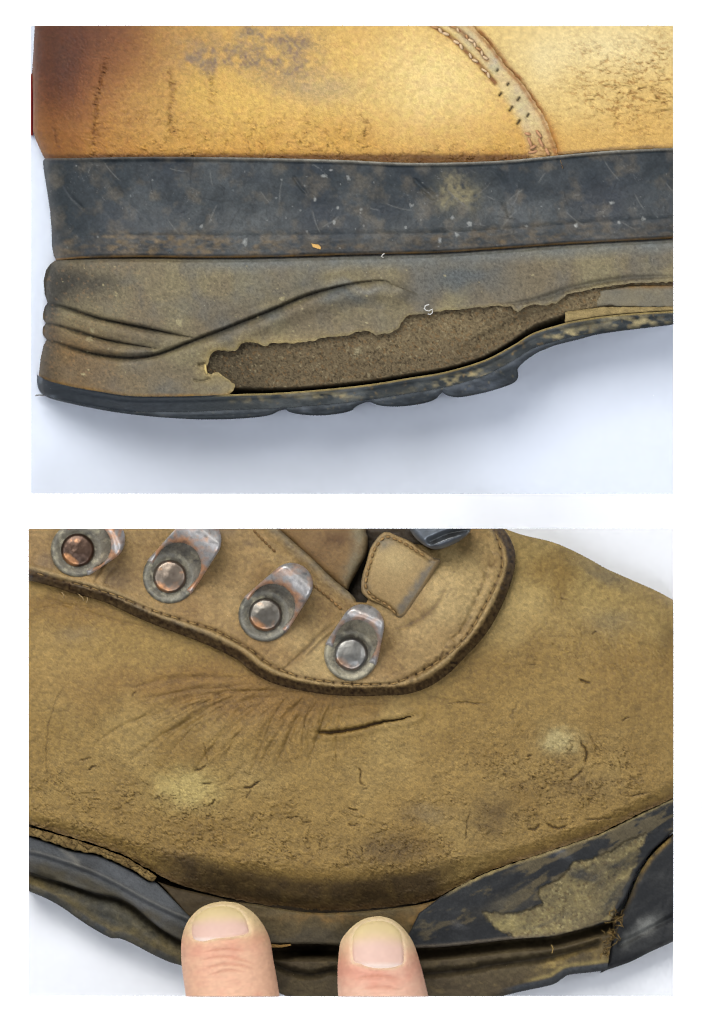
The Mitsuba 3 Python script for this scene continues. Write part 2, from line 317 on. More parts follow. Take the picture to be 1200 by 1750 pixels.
def rear_c(x, y, d):
    X, Y = warp(x, y, 22, 55, 40)
    X2, Y2 = warp(x, y, 34, 30, 44)
    c = np.tile(C(214, 172, 94), (len(x), 1))
    c = mixc(c, C(196, 142, 52), .88 * np.clip(sm(150, 275, Y) * (.55 + .9 * (N(x, y, 45, 41, 3) - .3)), 0, 1))
    c = mixc(c, C(236, 210, 142), .85 * np.clip(G(X, Y, 735, 140, 120, 85), 0, 1))
    c = mixc(c, C(224, 184, 94), .8 * np.clip(G(X, Y, 370, 165, 90, 55) + .7 * G(X, Y, 560, 150, 110, 60), 0, 1))
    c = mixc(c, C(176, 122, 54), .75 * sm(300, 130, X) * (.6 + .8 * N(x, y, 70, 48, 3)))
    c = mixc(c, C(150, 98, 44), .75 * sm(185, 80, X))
    c = mixc(c, C(134, 74, 32), np.clip(1.0 * G(X, Y, 110, 60, 210, 190), 0, .85))  # brown stain, with the shade of the heel curving away painted in
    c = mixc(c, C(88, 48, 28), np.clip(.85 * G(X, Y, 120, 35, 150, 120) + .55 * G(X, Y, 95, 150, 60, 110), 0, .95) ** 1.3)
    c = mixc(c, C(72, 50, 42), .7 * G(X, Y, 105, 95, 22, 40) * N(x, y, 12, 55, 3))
    st = np.clip(G(X2, Y2, 335, 92, 42, 26) + G(X2, Y2, 385, 100, 34, 20) + 1.1 * G(X2, Y2, 455, 95, 48, 34) + .9 * G(X2, Y2, 440, 60, 45, 26) + .7 * G(X2, Y2, 500, 75, 45, 40) + .55 * G(X2, Y2, 510, 140, 60, 22), 0, 1)
    st *= sm(.22, .74, N(x, y, 14, 60, 5) + .1) * (.55 + .45 * sm(.3, .7, N(x, y, 4, 61, 3)))
    c = mixc(c, C(126, 108, 92), np.clip(.9 * st, 0, .85))
    c = mixc(c, C(170, 152, 122), .5 * G(X, Y, 560, 150, 70, 30))
    c = mixc(c, C(150, 100, 34), .55 * sm(252, 270, y) * N(x, y, 30, 62, 3) * 1.6)
    c = mixc(c, C(92, 56, 24), .8 * sm(262, 270, y + 3 * N(x, y, 9, 63, 2)))
    bd, bt, bs = blade_line(x, y)
    strip_ = sm(-6, 10, np.where(bs < 0, bd, -bd)) * sm(560, 640, x)
    c = mixc(c, C(218, 194, 138), .8 * strip_)
    A, B = warp(x, y, 10, 12, 70)
    c = mixc(c, C(176, 169, 144), strip_ * np.clip(.75 * G(A, B, 845, 108, 16, 24, .5) + .5 * G(A, B, 890, 178, 20, 44, -.4) + .5 * G(A, B, 800, 70, 16, 16), 0, .95) * (.4 + 1.1 * N(x, y, 9, 74, 3)))
    c = mixc(c, C(170, 118, 54), .7 * strip_ * sm(215, 262, y) * (.3 + 1.2 * N(x, y, 8, 75, 3)))
    c = mixc(c, C(150, 92, 36), .75 * np.exp(-((seam_line(x, y)[0] - 3) / 4) ** 2) * (.3 + 1.2 * N(x, y, 9, 76, 3)))
    for l in sew_l: c = mixc(c, C(128, 74, 36), np.clip(np.exp(-(l(x, y)[0] / 4) ** 2) * (1.9 * N(x, y, 6, 77, 2) - .15), 0, .9))
    for l in holes: c = mixc(c, C(30, 18, 10), np.exp(-(l(x, y)[0] / 1.7) ** 2))
    w1, w2, r1, r2, big, fine = leather_grain(x, y, 11, 1.4)
    k = heel_weight(x, y)
    dirt = np.zeros(len(x))
    for l, dep, wid in heel_cracks:
        dd, t, s = l(x, y)
        dirt = np.maximum(dirt, dep / 3 * np.exp(-(dd / wid) ** 2) * sm(.35, .62, N(x, y, 4.5, 37, 2, 2.2)))
    dirt = np.maximum(dirt * .8, .5 * k * flake(x, y, 5.2, 900, 1.7)[1])
    dirt = np.maximum(dirt, .95 * tick_w(x, y) * flake(x, y, 4, 930, 2.6, .15, .04, .42)[1])
    c = mixc(c, C(95, 55, 22), .75 * np.clip(dirt, 0, 1))
    return c * (.70 + .36 * fine + .22 * r1 + .12 * big)[:, None] * np.stack([np.ones(len(x)), 1 + .06 * (r2 - .5), 1 + .2 * (N(x, y, 7, 64, 3) - .5)], 1)

hole_pts = [(855, 162), (873, 186), (886, 209), (850, 121), (868, 145), (886, 170), (902, 198)]
holes = [Line([(a - q, b + 2 * q), (a + q, b - q)], False) for (a, b), q in zip(hole_pts, (1.4, 2.2, 2, .8, .9, 1.5, 1.2))]
sew = [cr([(738, 45), (770, 65), (799, 92), (824, 118), (846, 143)]), cr([(771, 45), (795, 62), (815, 82), (832, 104)])]
sew_l = [Line(p, False) for p in sew]
SEAM = cr([(778, 20), (805, 45), (835, 75), (868, 118), (890, 142), (915, 180), (930, 205), (944, 238), (952, 262), (962, 290)])
BLADE = cr([(722, 20), (745, 45), (775, 65), (803, 95), (830, 120), (846, 143), (860, 168), (874, 190), (885, 210), (894, 232), (902, 256), (910, 290)])
sil_left = np.array([(p[0], p[1]) for p in SIL if p[1] <= 270])
seam_line, blade_line = Line(SEAM, False), Line(BLADE, False)
rear_poly = np.vstack([[(62, 20)], sil_left, np.stack([XS[(XS > 80) & (XS < 915)], rand_top(XS[(XS > 80) & (XS < 915)]) + 2], 1), [(930, 270)], SEAM[::-1][SEAM[::-1][:, 1] < 266] + [10, 0]])
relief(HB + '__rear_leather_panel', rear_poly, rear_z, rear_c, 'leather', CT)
labels[HB + '__rear_leather_panel'] = {'label': 'tan leather heel panel, stained dark brown at the back, with curvature shade painted in'}

def front_weight(x, y): return np.clip(1.15 * G(x, y, 1055, 160, 95, 70) + .8 * G(x, y, 1130, 130, 60, 80) + .35 * G(x, y, 1000, 90, 40, 30), 0, 1)
def front_z(x, y, d):
    w1, w2, r1, r2, big, fine = leather_grain(x, y, 111, 1.5)
    z = T_z(x, y, 226 + 8 * N(x, y, 220, 15, 2) + 8 * sm(940, 1150, x)) - rnd(d, 5, 5)
    wc, _ = W(*warp(x, y, 5, 9, 80), 7.5, 81, 2.8, -.10)
    z += 1.8 * (big - .5) + 1.6 * (fine - .5) - .5 * np.exp(-(w1 / .18) ** 2)
    return z + 1.5 * front_weight(x, y) * flake(x, y, 5.2, 950, 2.8, -.08, .03, .44)[0]
def front_c(x, y, d):
    X, Y = warp(x, y, 20, 45, 86)
    c = np.tile(C(226, 194, 122), (len(x), 1))
    c = mixc(c, C(240, 220, 164), .8 * np.clip(G(X, Y, 1030, 80, 120, 50) + .6 * G(X, Y, 920, 110, 40, 50), 0, 1))
    c = mixc(c, C(212, 166, 84), .8 * np.clip(sm(170, 250, Y) + .6 * G(X, Y, 1110, 180, 80, 50), 0, 1))
    wc, _ = W(*warp(x, y, 5, 9, 80), 7.5, 81, 2.8, -.10)
    c = mixc(c, C(160, 112, 50), .8 * front_weight(x, y) * flake(x, y, 5.2, 950, 2.8, -.08, .03, .44)[1])
    e = seam_line(x, y)[0]
    c = mixc(c, C(140, 82, 26), np.clip(np.exp(-((e - 2) / 5) ** 2) * (.2 + 1.3 * N(x, y, 11, 87, 3)), 0, .9))
    c = mixc(c, C(196, 140, 62), .5 * np.exp(-(e / 14) ** 2) * sm(150, 230, y))
    b = rand_top(x) - y
    c = mixc(c, C(120, 92, 62), np.clip(sm(9, 2, b) * (1.6 * N(x, y, 9, 88, 3, 3.) - .2), 0, .9))
    w1, w2, r1, r2, big, fine = leather_grain(x, y, 111, 1.5)
    return c * (.74 + .34 * fine + .18 * r1)[:, None]
XF = XS[XS > 955]
front_poly = np.vstack([jag(SEAM, 2.4, 8, 3), [(955, 267)], np.stack([XF, rand_top(XF) + 1.5], 1), [(1170, 20)]])
relief(HB + '__front_leather_panel', front_poly, front_z, front_c, 'leather', CT, wall=C(130, 78, 28))
labels[HB + '__front_leather_panel'] = {'label': 'pale yellow tan leather panel with cracked surface'}

# thread left in the seam
for line, t0, t1, n in ((sew[0], 0, 1, 13), (sew[1], 0, 1, 9)):
    p = dense(line, 1.0)
    for i in range(n):
        a, b = p[int((i + .12) / n * (len(p) - 1))], p[int((i + .90) / n * (len(p) - 1))]
        off = 1.5 * (-1) ** i
        if rng.random() < .2: continue
        zz = float(rear_z(np.array([a[0]]), np.array([a[1]]), np.array([99.]))[0]) + 1.5
        stitch(HB, (a[0] - off, a[1] + off * .7), (b[0] + off, b[1] - off * .7), zz, zz, 1.7 + .9 * rng.random(), C(*((232, 200, 158) if i % 3 else (206, 158, 108))), 1.2)
for a, b in (((897, 229), (906, 231)), ((902, 236), (908, 251)), ((916, 224), (925, 236)), ((920, 238), (928, 252)), ((906, 255), (915, 250)), ((903, 262), (918, 259)), ((932, 255), (938, 266))):
    zz = float(rear_z(np.array([a[0]]), np.array([a[1]]), np.array([99.]))[0]) + 1.2
    stitch(HB, a, b, zz, zz, 2.6, C(204, 154, 112), 1.4)

# ---- rubber rand
dents = [Line([(832, 288), (850, 305), (862, 330), (868, 358), (868, 372)]), Line([(706, 305), (725, 325), (747, 343)]), Line([(500, 300), (512, 318), (525, 333)]), Line([(108, 315), (125, 340), (145, 358)]),
         Line([(185, 290), (205, 330), (240, 365), (262, 390)])]
def rand_z(x, y, d):
    t, b = rand_top(x), rand_bot(x)
    v = np.clip((y - t) / (b - t), 0, 1)
    lip = sm(.055, .0, v)
    z = 222 + 7 * lip - 12 * np.sin(np.pi * np.clip((v - .03) / .75, 0, 1)) ** .8 * .9 + 4.5 * sm(.71, .86, v + .05 * (N(x, y, 24, 89, 3) - .5)) - 5 * sm(.96, 1, v)
    z += 5 * N(x, y, 120, 91, 2) + 3 * N(x, y, 40, 92, 3) + .9 * (N(x, y, 5, 93, 2) - .5)
    z += sm(.78, .84, v) * 1.8 * (N(x, y, 4, 94, 2, 3.0) - .5)
    z -= groove(x, y, dents[0], 6, 13, 1, .4) + groove(x, y, dents[1], 5, 5, 2) + groove(x, y, dents[2], 3.2, 3, 3) + groove(x, y, dents[3], 3.5, 3, 4) + groove(x, y, dents[4], 2.6, 7, 5)
    return T_z(x, y, z) - rnd(d, 2.5, 2)
RS = np.random.default_rng(8)
specks = [(571, 381, 3.4), (578, 356, 3), (703, 353, 4.2), (774, 373, 4.6), (751, 411, 5.2), (802, 384, 5.0), (1057, 382, 5.0), (1045, 348, 4.5), (694, 390, 3.2), (617, 358, 4), (472, 339, 2), (538, 342, 3), (514, 360, 2), (985, 385, 4),
          (900, 388, 4), (567, 292, 4), (555, 302, 5), (420, 415, 6), (345, 388, 3), (780, 402, 5), (596, 305, 4), (1099, 375, 4)] + [(60 + 1090 * RS.random(), 280 + 150 * RS.random(), 1 + 1.1 * RS.random()) for _ in range(55)]
RS2 = [(90 + 1060 * RS.random(), 285 + 120 * RS.random(), 6 + 26 * RS.random(), 1.0 + .9 * RS.normal()) for _ in range(46)]
def rand_c(x, y, d):
    t, b = rand_top(x), rand_bot(x)
    v = np.clip((y - t) / (b - t), 0, 1)
    X, Y = warp(x, y, 26, 50, 95)
    c = np.tile(C(56, 63, 67), (len(x), 1))
    c = mixc(c, C(104, 108, 108), np.clip(1.7 * (N(X, Y, 60, 96, 5) - .42), 0, .8))
    c = mixc(c, C(54, 61, 70), np.clip(1.8 * (N(X, Y, 60, 97, 3) - .5), 0, .8))
    c = mixc(c, C(48, 55, 66), .7 * np.clip(G(X, Y, 1030, 340, 60, 45) + .6 * G(X, Y, 560, 375, 60, 35) + .5 * G(X, Y, 220, 380, 60, 25), 0, 1))
    c = mixc(c, C(112, 104, 90), np.clip(3 * (N(x, y, 24, 98, 5) - .52), 0, .6))
    c = mixc(c, C(150, 140, 108), np.clip(1.5 * G(X, Y, 785, 330, 26, 34, -.7) * (N(x, y, 7, 99, 3) * 1.7 - .25), 0, .85))
    dust = sm(.68, .84, v) * (.3 + 1.1 * G(x, y, 270, 410, 170, 60) + .5 * G(x, y, 870, 400, 150, 40) + .35 * G(x, y, 500, 410, 120, 40))
    c = mixc(c, C(146, 122, 84), np.clip(dust * 2.4 * (N(x, y, 9, 100, 5, 1.8) - .47), 0, .8))
    c = mixc(c, C(120, 104, 80), np.clip(.5 * sm(.78, .9, v) * (N(x, y, 5, 101, 3, 2) * 1.6 - .55), 0, .5))
    c = mixc(c, C(162, 156, 142), np.clip(sm(.042, .012, v) * sm(250, 560, x) * (.5 + N(x, y, 8, 102, 3, 3)), 0, .95))
    c = mixc(c, C(116, 104, 92), np.clip(sm(.03, .006, v) * sm(480, 300, x) * (N(x, y, 8, 103, 3, 3)), 0, .8))
    c = mixc(c, C(142, 104, 50), np.clip(sm(.975, .995, v) * (2.2 * N(x, y, 6, 104, 3, 2.5) - .5), 0, .85))
    c = mixc(c, C(60, 62, 58), .0 * v)
    sp = np.zeros(len(x))
    for a, bb, r in specks:
        m = (np.abs(x - a) < 3 * r) & (np.abs(y - bb) < 3 * r)
        if m.any():
            dx, dy = x[m] - a, y[m] - bb
            q = np.hypot(dx, dy * (1.0 + .3 * math.sin(a))) + 2.2 * (N(x[m], y[m], 3.5, 105, 2) - .5) * r * .6
            sp[m] = np.maximum(sp[m], sm(r, r * .45, q) * (.66 if r > 2.5 else .4))
    c = mixc(c, C(178, 180, 176), sp)
    for i in range(46):
        a0, b0, L0, an = RS2[i]
        m = (np.abs(x - a0) < 40) & (np.abs(y - b0) < 40)
        if m.any():
            u = (x[m] - a0) * math.cos(an) + (y[m] - b0) * math.sin(an); w_ = -(x[m] - a0) * math.sin(an) + (y[m] - b0) * math.cos(an) + .004 * u * u
            sp = np.exp(-(w_ / .9) ** 2) * sm(L0, L0 * .5, np.abs(u))
            c[m] = mixc(c[m], C(128, 128, 124) if i % 3 else C(34, 36, 38), .55 * sp)
    scr, _ = W(x, y, 30, 106, .35, .45)
    c = mixc(c, C(140, 140, 138), .5 * np.exp(-(scr / .02) ** 2) * sm(.55, .7, N(x, y, 30, 107, 3)))
    return c * (.30 + .5 * N(x, y, 3.4, 108, 2) + .52 * N(x, y, 14, 109, 4))[:, None]
xr = XS[XS >= 96]
rand_left = np.array([p for p in SIL if 270 < p[1] < 446])
rand_poly = np.vstack([rand_left[::-1], [(78, 271)], np.stack([xr, rand_top(xr)], 1), np.stack([xr, rand_bot(xr)], 1)[::-1]])
relief(HB + '__rubber_rand', rand_poly, rand_z, rand_c, 'rand', CT)
labels[HB + '__rubber_rand'] = {'label': 'dark blue grey rubber rand with white specks'}

# ---- midsole skin
GA = Line([(10, 508), (70, 519), (100, 523), (130, 532), (170, 545), (230, 558), (290, 570), (330, 578)])
GB = Line([(10, 546), (70, 552), (100, 557), (130, 566), (165, 577), (210, 587), (268, 596)])
GC = Line([(10, 572), (72, 580), (100, 587), (130, 597), (165, 606), (220, 612), (270, 606), (320, 588), (350, 577), (380, 566), (420, 550), (470, 530), (520, 509), (570, 494), (620, 484), (655, 481), (672, 487)])
GR = Line([(1170, 473), (1110, 474), (1060, 478), (1010, 486), (970, 495), (930, 509), (880, 519), (840, 522)])
TEAR = np.vstack([jag(cr([(392, 674), (400, 667), (402, 657), (388, 648), (373, 638), (358, 640), (352, 632), (357, 622), (359, 612), (365, 602), (374, 600), (390, 601), (405, 598), (413, 588), (427, 586), (445, 589), (457, 592), (463, 586), (480, 587)], 5), 2.2, 9, 4),
                  jag([(480, 587), (500, 587), (520, 586), (540, 583), (544, 580), (560, 577), (577, 575), (597, 574), (607, 569), (618, 566), (630, 567), (643, 573), (663, 570), (683, 561), (687, 552), (692, 544), (700, 538), (733, 535), (760, 531), (800, 528), (810, 527), (860, 523), (873, 525),
                       (879, 530), (885, 534), (892, 529), (900, 523), (913, 519), (927, 523), (938, 521), (947, 519), (956, 514), (962, 510), (967, 503), (993, 498), (1027, 492), (1060, 487), (1093, 484), (1175, 483)], 2.0, 7, 5)])
def sole_base(x, y):
    v = y - rand_bot(x)
    return 236 - 16 * sm(9, 0, v) - 6 * sm(34, 6, v) - 10 * sm(560, 670, y) * sm(500, 100, x)
ribA, ribB = Line([(70, 536), (120, 545), (170, 561), (230, 573), (280, 583)]), Line([(70, 567), (110, 575), (160, 591), (215, 601), (260, 600)])
def skin_z(x, y, d):
    z = sole_base(x, y) + 3 * N(x, y, 70, 121, 3) + 1.2 * (N(x, y, 9, 122, 3) - .5) + .9 * (N(x, y, 3.2, 123, 2) - .5)
    z -= groove(x, y, GA, 11, 3.2, 11, .25) + groove(x, y, GB, 9, 2.6, 12, .3) + groove(x, y, GC, 12, 3.8, 13, .2) + groove(x, y, GR, 6, 5, 14, .3)
    z += groove(x, y, ribA, 4, 9, 15) + groove(x, y, ribB, 4, 8, 16)
    dC, tC, sC = GC(x, y)
    dm = np.minimum(np.minimum(GA(x, y)[0], GB(x, y)[0]), np.minimum(dC, y - rand_bot(x) + 3))
    z += (12 * np.sqrt(1 - (1 - np.clip(dm / 16, 0, 1)) ** 2) - 12) * (sm(380, 250, x) + .45 * sm(250, 380, x) * sm(700, 560, x))
    z += 15 * np.exp(-((dC - 16) / 18) ** 2) * (sC > 0) * sm(.35, .55, tC) - 4 * np.exp(-((dC - 12) / 12) ** 2) * (sC < 0) * sm(.4, .6, tC)
    t = tear_line(x, y)[0]
    z += 2.5 * np.exp(-(t / 9) ** 2) - 1.5 * np.exp(-(t / 2) ** 2)
    z -= groove(x, y, Line([(333, 650), (345, 652), (358, 648)]), 5, 2, 17, 0) + groove(x, y, Line([(341, 624), (350, 622)]), 8, 2.4, 18, 0)
    return T_z(x, y, z) 
tear_line = Line(TEAR, False)
skspecks = [(308, 552, 7), (200, 505, 5), (483, 511, 5), (300, 430, 3), (158, 566, 5), (153, 579, 6), (143, 640, 4), (441, 543, 2.5), (502, 566, 2.5)] + [(90 + 1050 * RS.random(), 445 + 200 * RS.random(), .9 + 1.2 * RS.random()) for _ in range(110)]
def skin_c(x, y, d):
    X, Y = warp(x, y, 24, 45, 130)
    c = np.tile(C(124, 112, 89), (len(x), 1))
    c = mixc(c, C(142, 132, 100), np.clip(2.0 * (N(X, Y, 60, 131, 4) - .42), 0, .9))
    c = mixc(c, C(103, 103, 98), np.clip(2.2 * (N(X, Y, 48, 132, 4) - .44), 0, .85))
    c = mixc(c, C(114, 118, 116), np.clip(.75 * sm(34, 8, y - rand_bot(x)) * (.4 + N(x, y, 30, 133, 3)) * sm(250, 420, x), 0, .9))
    c = mixc(c, C(92, 98, 100), np.clip(.9 * G(X, Y, 790, 475, 70, 24) + .8 * G(X, Y, 590, 512, 36, 12) + .7 * G(X, Y, 470, 540, 26, 14), 0, .85))
    c = mixc(c, C(134, 134, 128), .6 * np.clip(G(X, Y, 620, 492, 60, 8, -.1), 0, 1))  # pale highlight painted along the top of the bulge
    c = mixc(c, C(128, 100, 62), np.clip(sm(300, 80, X) * (.6 * N(x, y, 40, 134, 3) + .25) * sm(520, 590, y) * 1.3, 0, .8))
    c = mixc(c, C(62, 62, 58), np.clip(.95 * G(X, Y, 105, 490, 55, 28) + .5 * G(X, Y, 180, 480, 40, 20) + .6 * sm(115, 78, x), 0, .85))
    dirt = groove(x, y, GA, 1, 3.2, 11, .25) + groove(x, y, GB, 1, 2.6, 12, .3) + groove(x, y, GC, 1, 3.8, 13, .2) + .6 * groove(x, y, GR, 1, 6, 14, .3)
    c = mixc(c, C(52, 52, 46), .8 * np.clip(dirt, 0, 1))
    t = tear_line(x, y)[0]
    c = mixc(c, C(168, 148, 100), np.clip((.55 * np.exp(-(t / 4) ** 2) + .7 * np.exp(-(t / 16) ** 2) * sm(700, 420, x)) * (.3 + .8 * N(x, y, 8, 135, 3)), 0, .9))
    u = sole_top(x) - y
    c = mixc(c, C(150, 112, 54), np.clip(sm(7, 0, u) * (2.2 * N(x, y, 7, 136, 3, 2) - .6), 0, .8))
    rg = W(x, y, 3.4, 137)[1]
    c = mixc(c, C(150, 110, 66), .22 * (rg > .93) * sm(400, 80, x))
    sp = np.zeros(len(x))
    for a, bb, r in skspecks:
        m = (np.abs(x - a) < 3 * r) & (np.abs(y - bb) < 3 * r)
        if m.any():
            q = np.hypot(x[m] - a, y[m] - bb) + 2 * (N(x[m], y[m], 3, 138, 2) - .5) * r
            sp[m] = np.maximum(sp[m], sm(r, r * .4, q) * .7)
    c = mixc(c, C(176, 164, 126), sp)
    return c * (.60 + .34 * rg + .42 * N(x, y, 4, 139, 3))[:, None]
sil_low = np.array([p for p in SIL if p[1] > 446])
XM = XS[(XS > 66) & (XS < 394)]
XT = XS[XS > 96]
skin_poly = np.vstack([sil_low, np.stack([XM, sole_top(XM)], 1), TEAR, np.stack([XT, rand_bot(XT)], 1)[::-1], [(94, 446)]])
relief(HB + '__midsole', skin_poly, skin_z, skin_c, 'rubber', CT, wall=C(120, 106, 76))
labels[HB + '__midsole'] = {'label': 'grey brown midsole skin, grooved at the back and torn open'}

# ---- bare foam inside the tear
def foam_z(x, y, d):
    w, r = W(x, y, 3.2, 150)
    u = sole_top(x) - y
    z = 224 + 6 * N(x, y, 60, 151, 3) + 7 * (N(x, y, 16, 156, 3) - .5) + 2.4 * (N(x, y, 4, 152, 3) - .5) + 1.8 * (r - .5) - 1.6 * np.exp(-(w / .2) ** 2)
    z -= groove(x, y, Line([(775, 600), (820, 585), (870, 560), (900, 545), (960, 528)]), 11, 11, 19, .3)
    z += groove(x, y, Line([(740, 620), (800, 605), (860, 583), (920, 558)]), 6, 12, 20, .3)
    z -= 70 * np.exp(-(np.maximum(u, 0) / (3.6 + 5 * sm(820, 960, x) + 2.5 * sm(520, 400, x))) ** 2)
    return z
def foam_c(x, y, d):
    w, r = W(x, y, 3.2, 150)
    X, Y = warp(x, y, 18, 30, 153)
    c = np.tile(C(112, 98, 74), (len(x), 1))
    c = mixc(c, C(86, 76, 58), .85 * sm(520, 380, X))
    c = mixc(c, C(134, 118, 88), .8 * np.clip(G(X, Y, 780, 560, 90, 22) + G(X, Y, 960, 520, 60, 16) + .6 * G(X, Y, 690, 590, 60, 16), 0, 1))
    c = mixc(c, C(170, 158, 124), np.clip(G(X, Y, 618, 604, 9, 7) + .25 * (r > .965), 0, .8))
    c = mixc(c, C(66, 54, 36), .4 * (r < .09))
    c = mixc(c, C(130, 96, 56), .35 * (np.abs(r - .5) < .05))
    return c * (.7 + .3 * r + .3 * N(x, y, 5, 154, 3))[:, None]
XO = XS[(XS > 335)]
XO2 = XS[(XS > 335) & (XS < 1170)]
foam_up = np.vstack([[(335, 610), (360, 590), (420, 572), (560, 560), (690, 525), (860, 508), (1000, 480), (1060, 470), (1175, 466)]])
foam_poly = np.vstack([foam_up, np.stack([XO2, sole_top(XO2) - .5], 1)[::-1]])
# only what the tear lays open
tear_open = Polygon(np.vstack([TEAR, np.stack([XS[XS > 392], sole_top(XS[XS > 392])], 1)[::-1]])).buffer(0)
foam_shape = Polygon(foam_poly).buffer(0).intersection(tear_open.buffer(4))
foam_shape = max(getattr(foam_shape, 'geoms', [foam_shape]), key=lambda q: q.area)
relief(HB + '__foam_core', foam_shape, foam_z, foam_c, 'foam', CT, zb=0)
labels[HB + '__foam_core'] = {'label': 'bare crumbly brown foam exposed inside the torn midsole'}

def frag_z(x, y, d): return 229 + 3 * N(x, y, 40, 161, 3) + 1.2 * (N(x, y, 5, 162, 2) - .5) - rnd(d, 4, 4) - 5 * sm(490, 484, y)
def frag_c(x, y, d):
    c = mixc(np.tile(C(136, 126, 102), (len(x), 1)), C(114, 110, 98), np.clip(2.4 * (N(x, y, 30, 163, 3) - .4), 0, 1))
    c = mixc(c, C(132, 100, 58), np.clip(sm(498, 488, y) * 1.6 * N(x, y, 10, 164, 3), 0, .85))
    return c * (.78 + .44 * N(x, y, 4, 165, 3))[:, None]
relief(HB + '__midsole_fragment', jag(np.array([(1024, 497), (1060, 491), (1100, 487.5), (1175, 487), (1175, 526), (1060, 525), (1045, 522), (1020, 524), (1019, 515), (1024, 506), (1024, 497)]), 1.2, 8, 8), frag_z, frag_c, 'rubber', CT)
labels[HB + '__midsole_fragment'] = {'label': 'loose grey piece of midsole skin beside the tear'}
def glue_z(x, y, d): return 232 + 2.6 * (N(x, y, 8, 166, 3) - .5) - rnd(d, 3, 3)
def glue_c(x, y, d): return np.tile(C(158, 138, 94), (len(x), 1)) * (.62 + .74 * N(x, y, 5, 167, 3, 2))[:, None]
relief(HB + '__midsole_ledge', np.vstack([jag([(965, 552), (965, 534), (993, 529), (1020, 526), (1060, 525), (1175, 525)], 1.2, 8, 9), np.stack([XS[XS > 968], sole_top(XS[XS > 968])], 1)[::-1]]), glue_z, glue_c, 'foam', CT, wall=C(70, 58, 40))
labels[HB + '__midsole_ledge'] = {'label': 'tan ledge of broken foam along the outsole'}

# ---- outsole band and tread lugs
BOT = cr([(64, 641), (64, 655), (68, 668), (78, 677), (100, 685), (150, 696), (200, 705), (250, 711), (300, 715), (350, 717), (400, 716), (440, 713), (463, 709), (478, 702), (489, 700)], 6)
NOTCH = [BOT,
         cr([(489, 700), (497, 705), (520, 709), (550, 710), (580, 707), (600, 702), (606, 697), (612, 693), (624, 688), (633, 687)], 5),
         cr([(633, 687), (642, 691), (655, 694), (680, 695), (710, 692), (733, 687), (746, 681), (750, 676), (755, 671)], 5),
         cr([(755, 670), (765, 676), (785, 679), (820, 673), (850, 665), (875, 656), (884, 648), (885, 638), (884, 632), (888, 626), (900, 615), (920, 602), (932, 597)], 5)]
ARCH = cr([(932, 597), (950, 590), (990, 580), (1020, 572), (1060, 566), (1110, 560), (1175, 552)], 5)
allbot = np.vstack(NOTCH + [ARCH]); low_line = Line(allbot, False)
def edge_y(x): return sole_top(x) + 26
def out_z(x, y, d):
    u = y - sole_top(x)
    z = 240 - 4 * sm(3, 0, u) + 3 * (N(x, y, 26, 171, 3) - .5) + 1.4 * (N(x, y, 4, 172, 2, 2.) - .5) - 3 * sm(6, 12, u)
    return T_z(x, y, z, 118) - rnd(low_line(x, y)[0], 9, 12)
def out_c(x, y, d):
    u = y - sole_top(x)
    X, Y = warp(x, y, 16, 26, 173)
    c = np.tile(C(50, 55, 57), (len(x), 1))
    c = mixc(c, C(92, 96, 96), np.clip(2.6 * (N(X, Y, 24, 174, 4, 1.8) - .45), 0, .85) * sm(350, 520, x))
    c = mixc(c, C(44, 50, 58), .6 * sm(420, 250, x) + 0 * x)
    c = mixc(c, C(120, 130, 142), np.clip(2.4 * (N(x, y, 10, 180, 3, 1) - .42), 0, .8) * sm(110, 80, x) + 0 * x)  # bluish highlight painted on the back corner of the rubber
    c = mixc(c, C(178, 156, 100), np.clip(sm(4.2, 1.2, u) * sm(360, 400, x) * (.55 + .6 * N(x, y, 8, 175, 3, 3)), 0, .95))
    patch = G(x, y, 780, 648, 60, 9, -.25) + .9 * G(x, y, 970, 572, 36, 10, -.2) + .8 * G(x, y, 1080, 550, 60, 12) + .4 * G(x, y, 430, 682, 40, 6) + .55 * G(x, y, 560, 676, 60, 6)
    c = mixc(c, C(186, 170, 124), np.clip(patch * 3.2 * (N(x, y, 8, 176, 4, 1.6) - .42), 0, .85))
    c = mixc(c, C(160, 130, 76), np.clip(2.4 * (N(x, y, 6, 177, 3) - .64), 0, .8) * sm(380, 500, x))
    return c * (.5 + .56 * N(x, y, 3.5, 178, 2, 2) + .42 * N(x, y, 11, 179, 3, 2.5))[:, None]
xb = np.arange(64, 1176, 2.0)

band_poly = Polygon(np.vstack([[(63, 640)], np.stack([xb, sole_top(xb)], 1), [(1175, 560)], np.stack([xb, edge_y(xb)], 1)[::-1], [(63, 662)]])).buffer(0)
solid = Polygon(np.vstack([[(63, 640)], np.stack([xb, sole_top(xb)], 1), allbot[::-1]])).buffer(0)
band = band_poly.intersection(solid); band = max(getattr(band, 'geoms', [band]), key=lambda q: q.area)
relief(HB + '__outsole', band, out_z, out_c, 'rubber', CT, step=1.2, wall=C(70, 72, 72))
labels[HB + '__outsole'] = {'label': 'dark rubber outsole with a thin tan upper edge'}
def lug_z(x, y, d):
    return out_z(x, y, d) - .6 * sm(2, 0, d)
def lug_c(x, y, d):
    c = np.tile(C(44, 50, 55), (len(x), 1))
    c = mixc(c, C(78, 84, 92), np.clip(2.6 * (N(x, y, 20, 183, 5, 2.0) - .45), 0, .85))
    c = mixc(c, C(110, 116, 120), .6 * np.exp(-((d - 3) / 3) ** 2) * N(x, y, 10, 184, 3, 2))
    c = mixc(c, C(150, 136, 96), np.clip(2.6 * (N(x, y, 5, 185, 3) - .66), 0, .6))
    return c * (.5 + .56 * N(x, y, 3.5, 186, 2, 2) + .42 * N(x, y, 11, 187, 3, 2.5))[:, None]
lugs_all = solid.difference(band.buffer(.3))
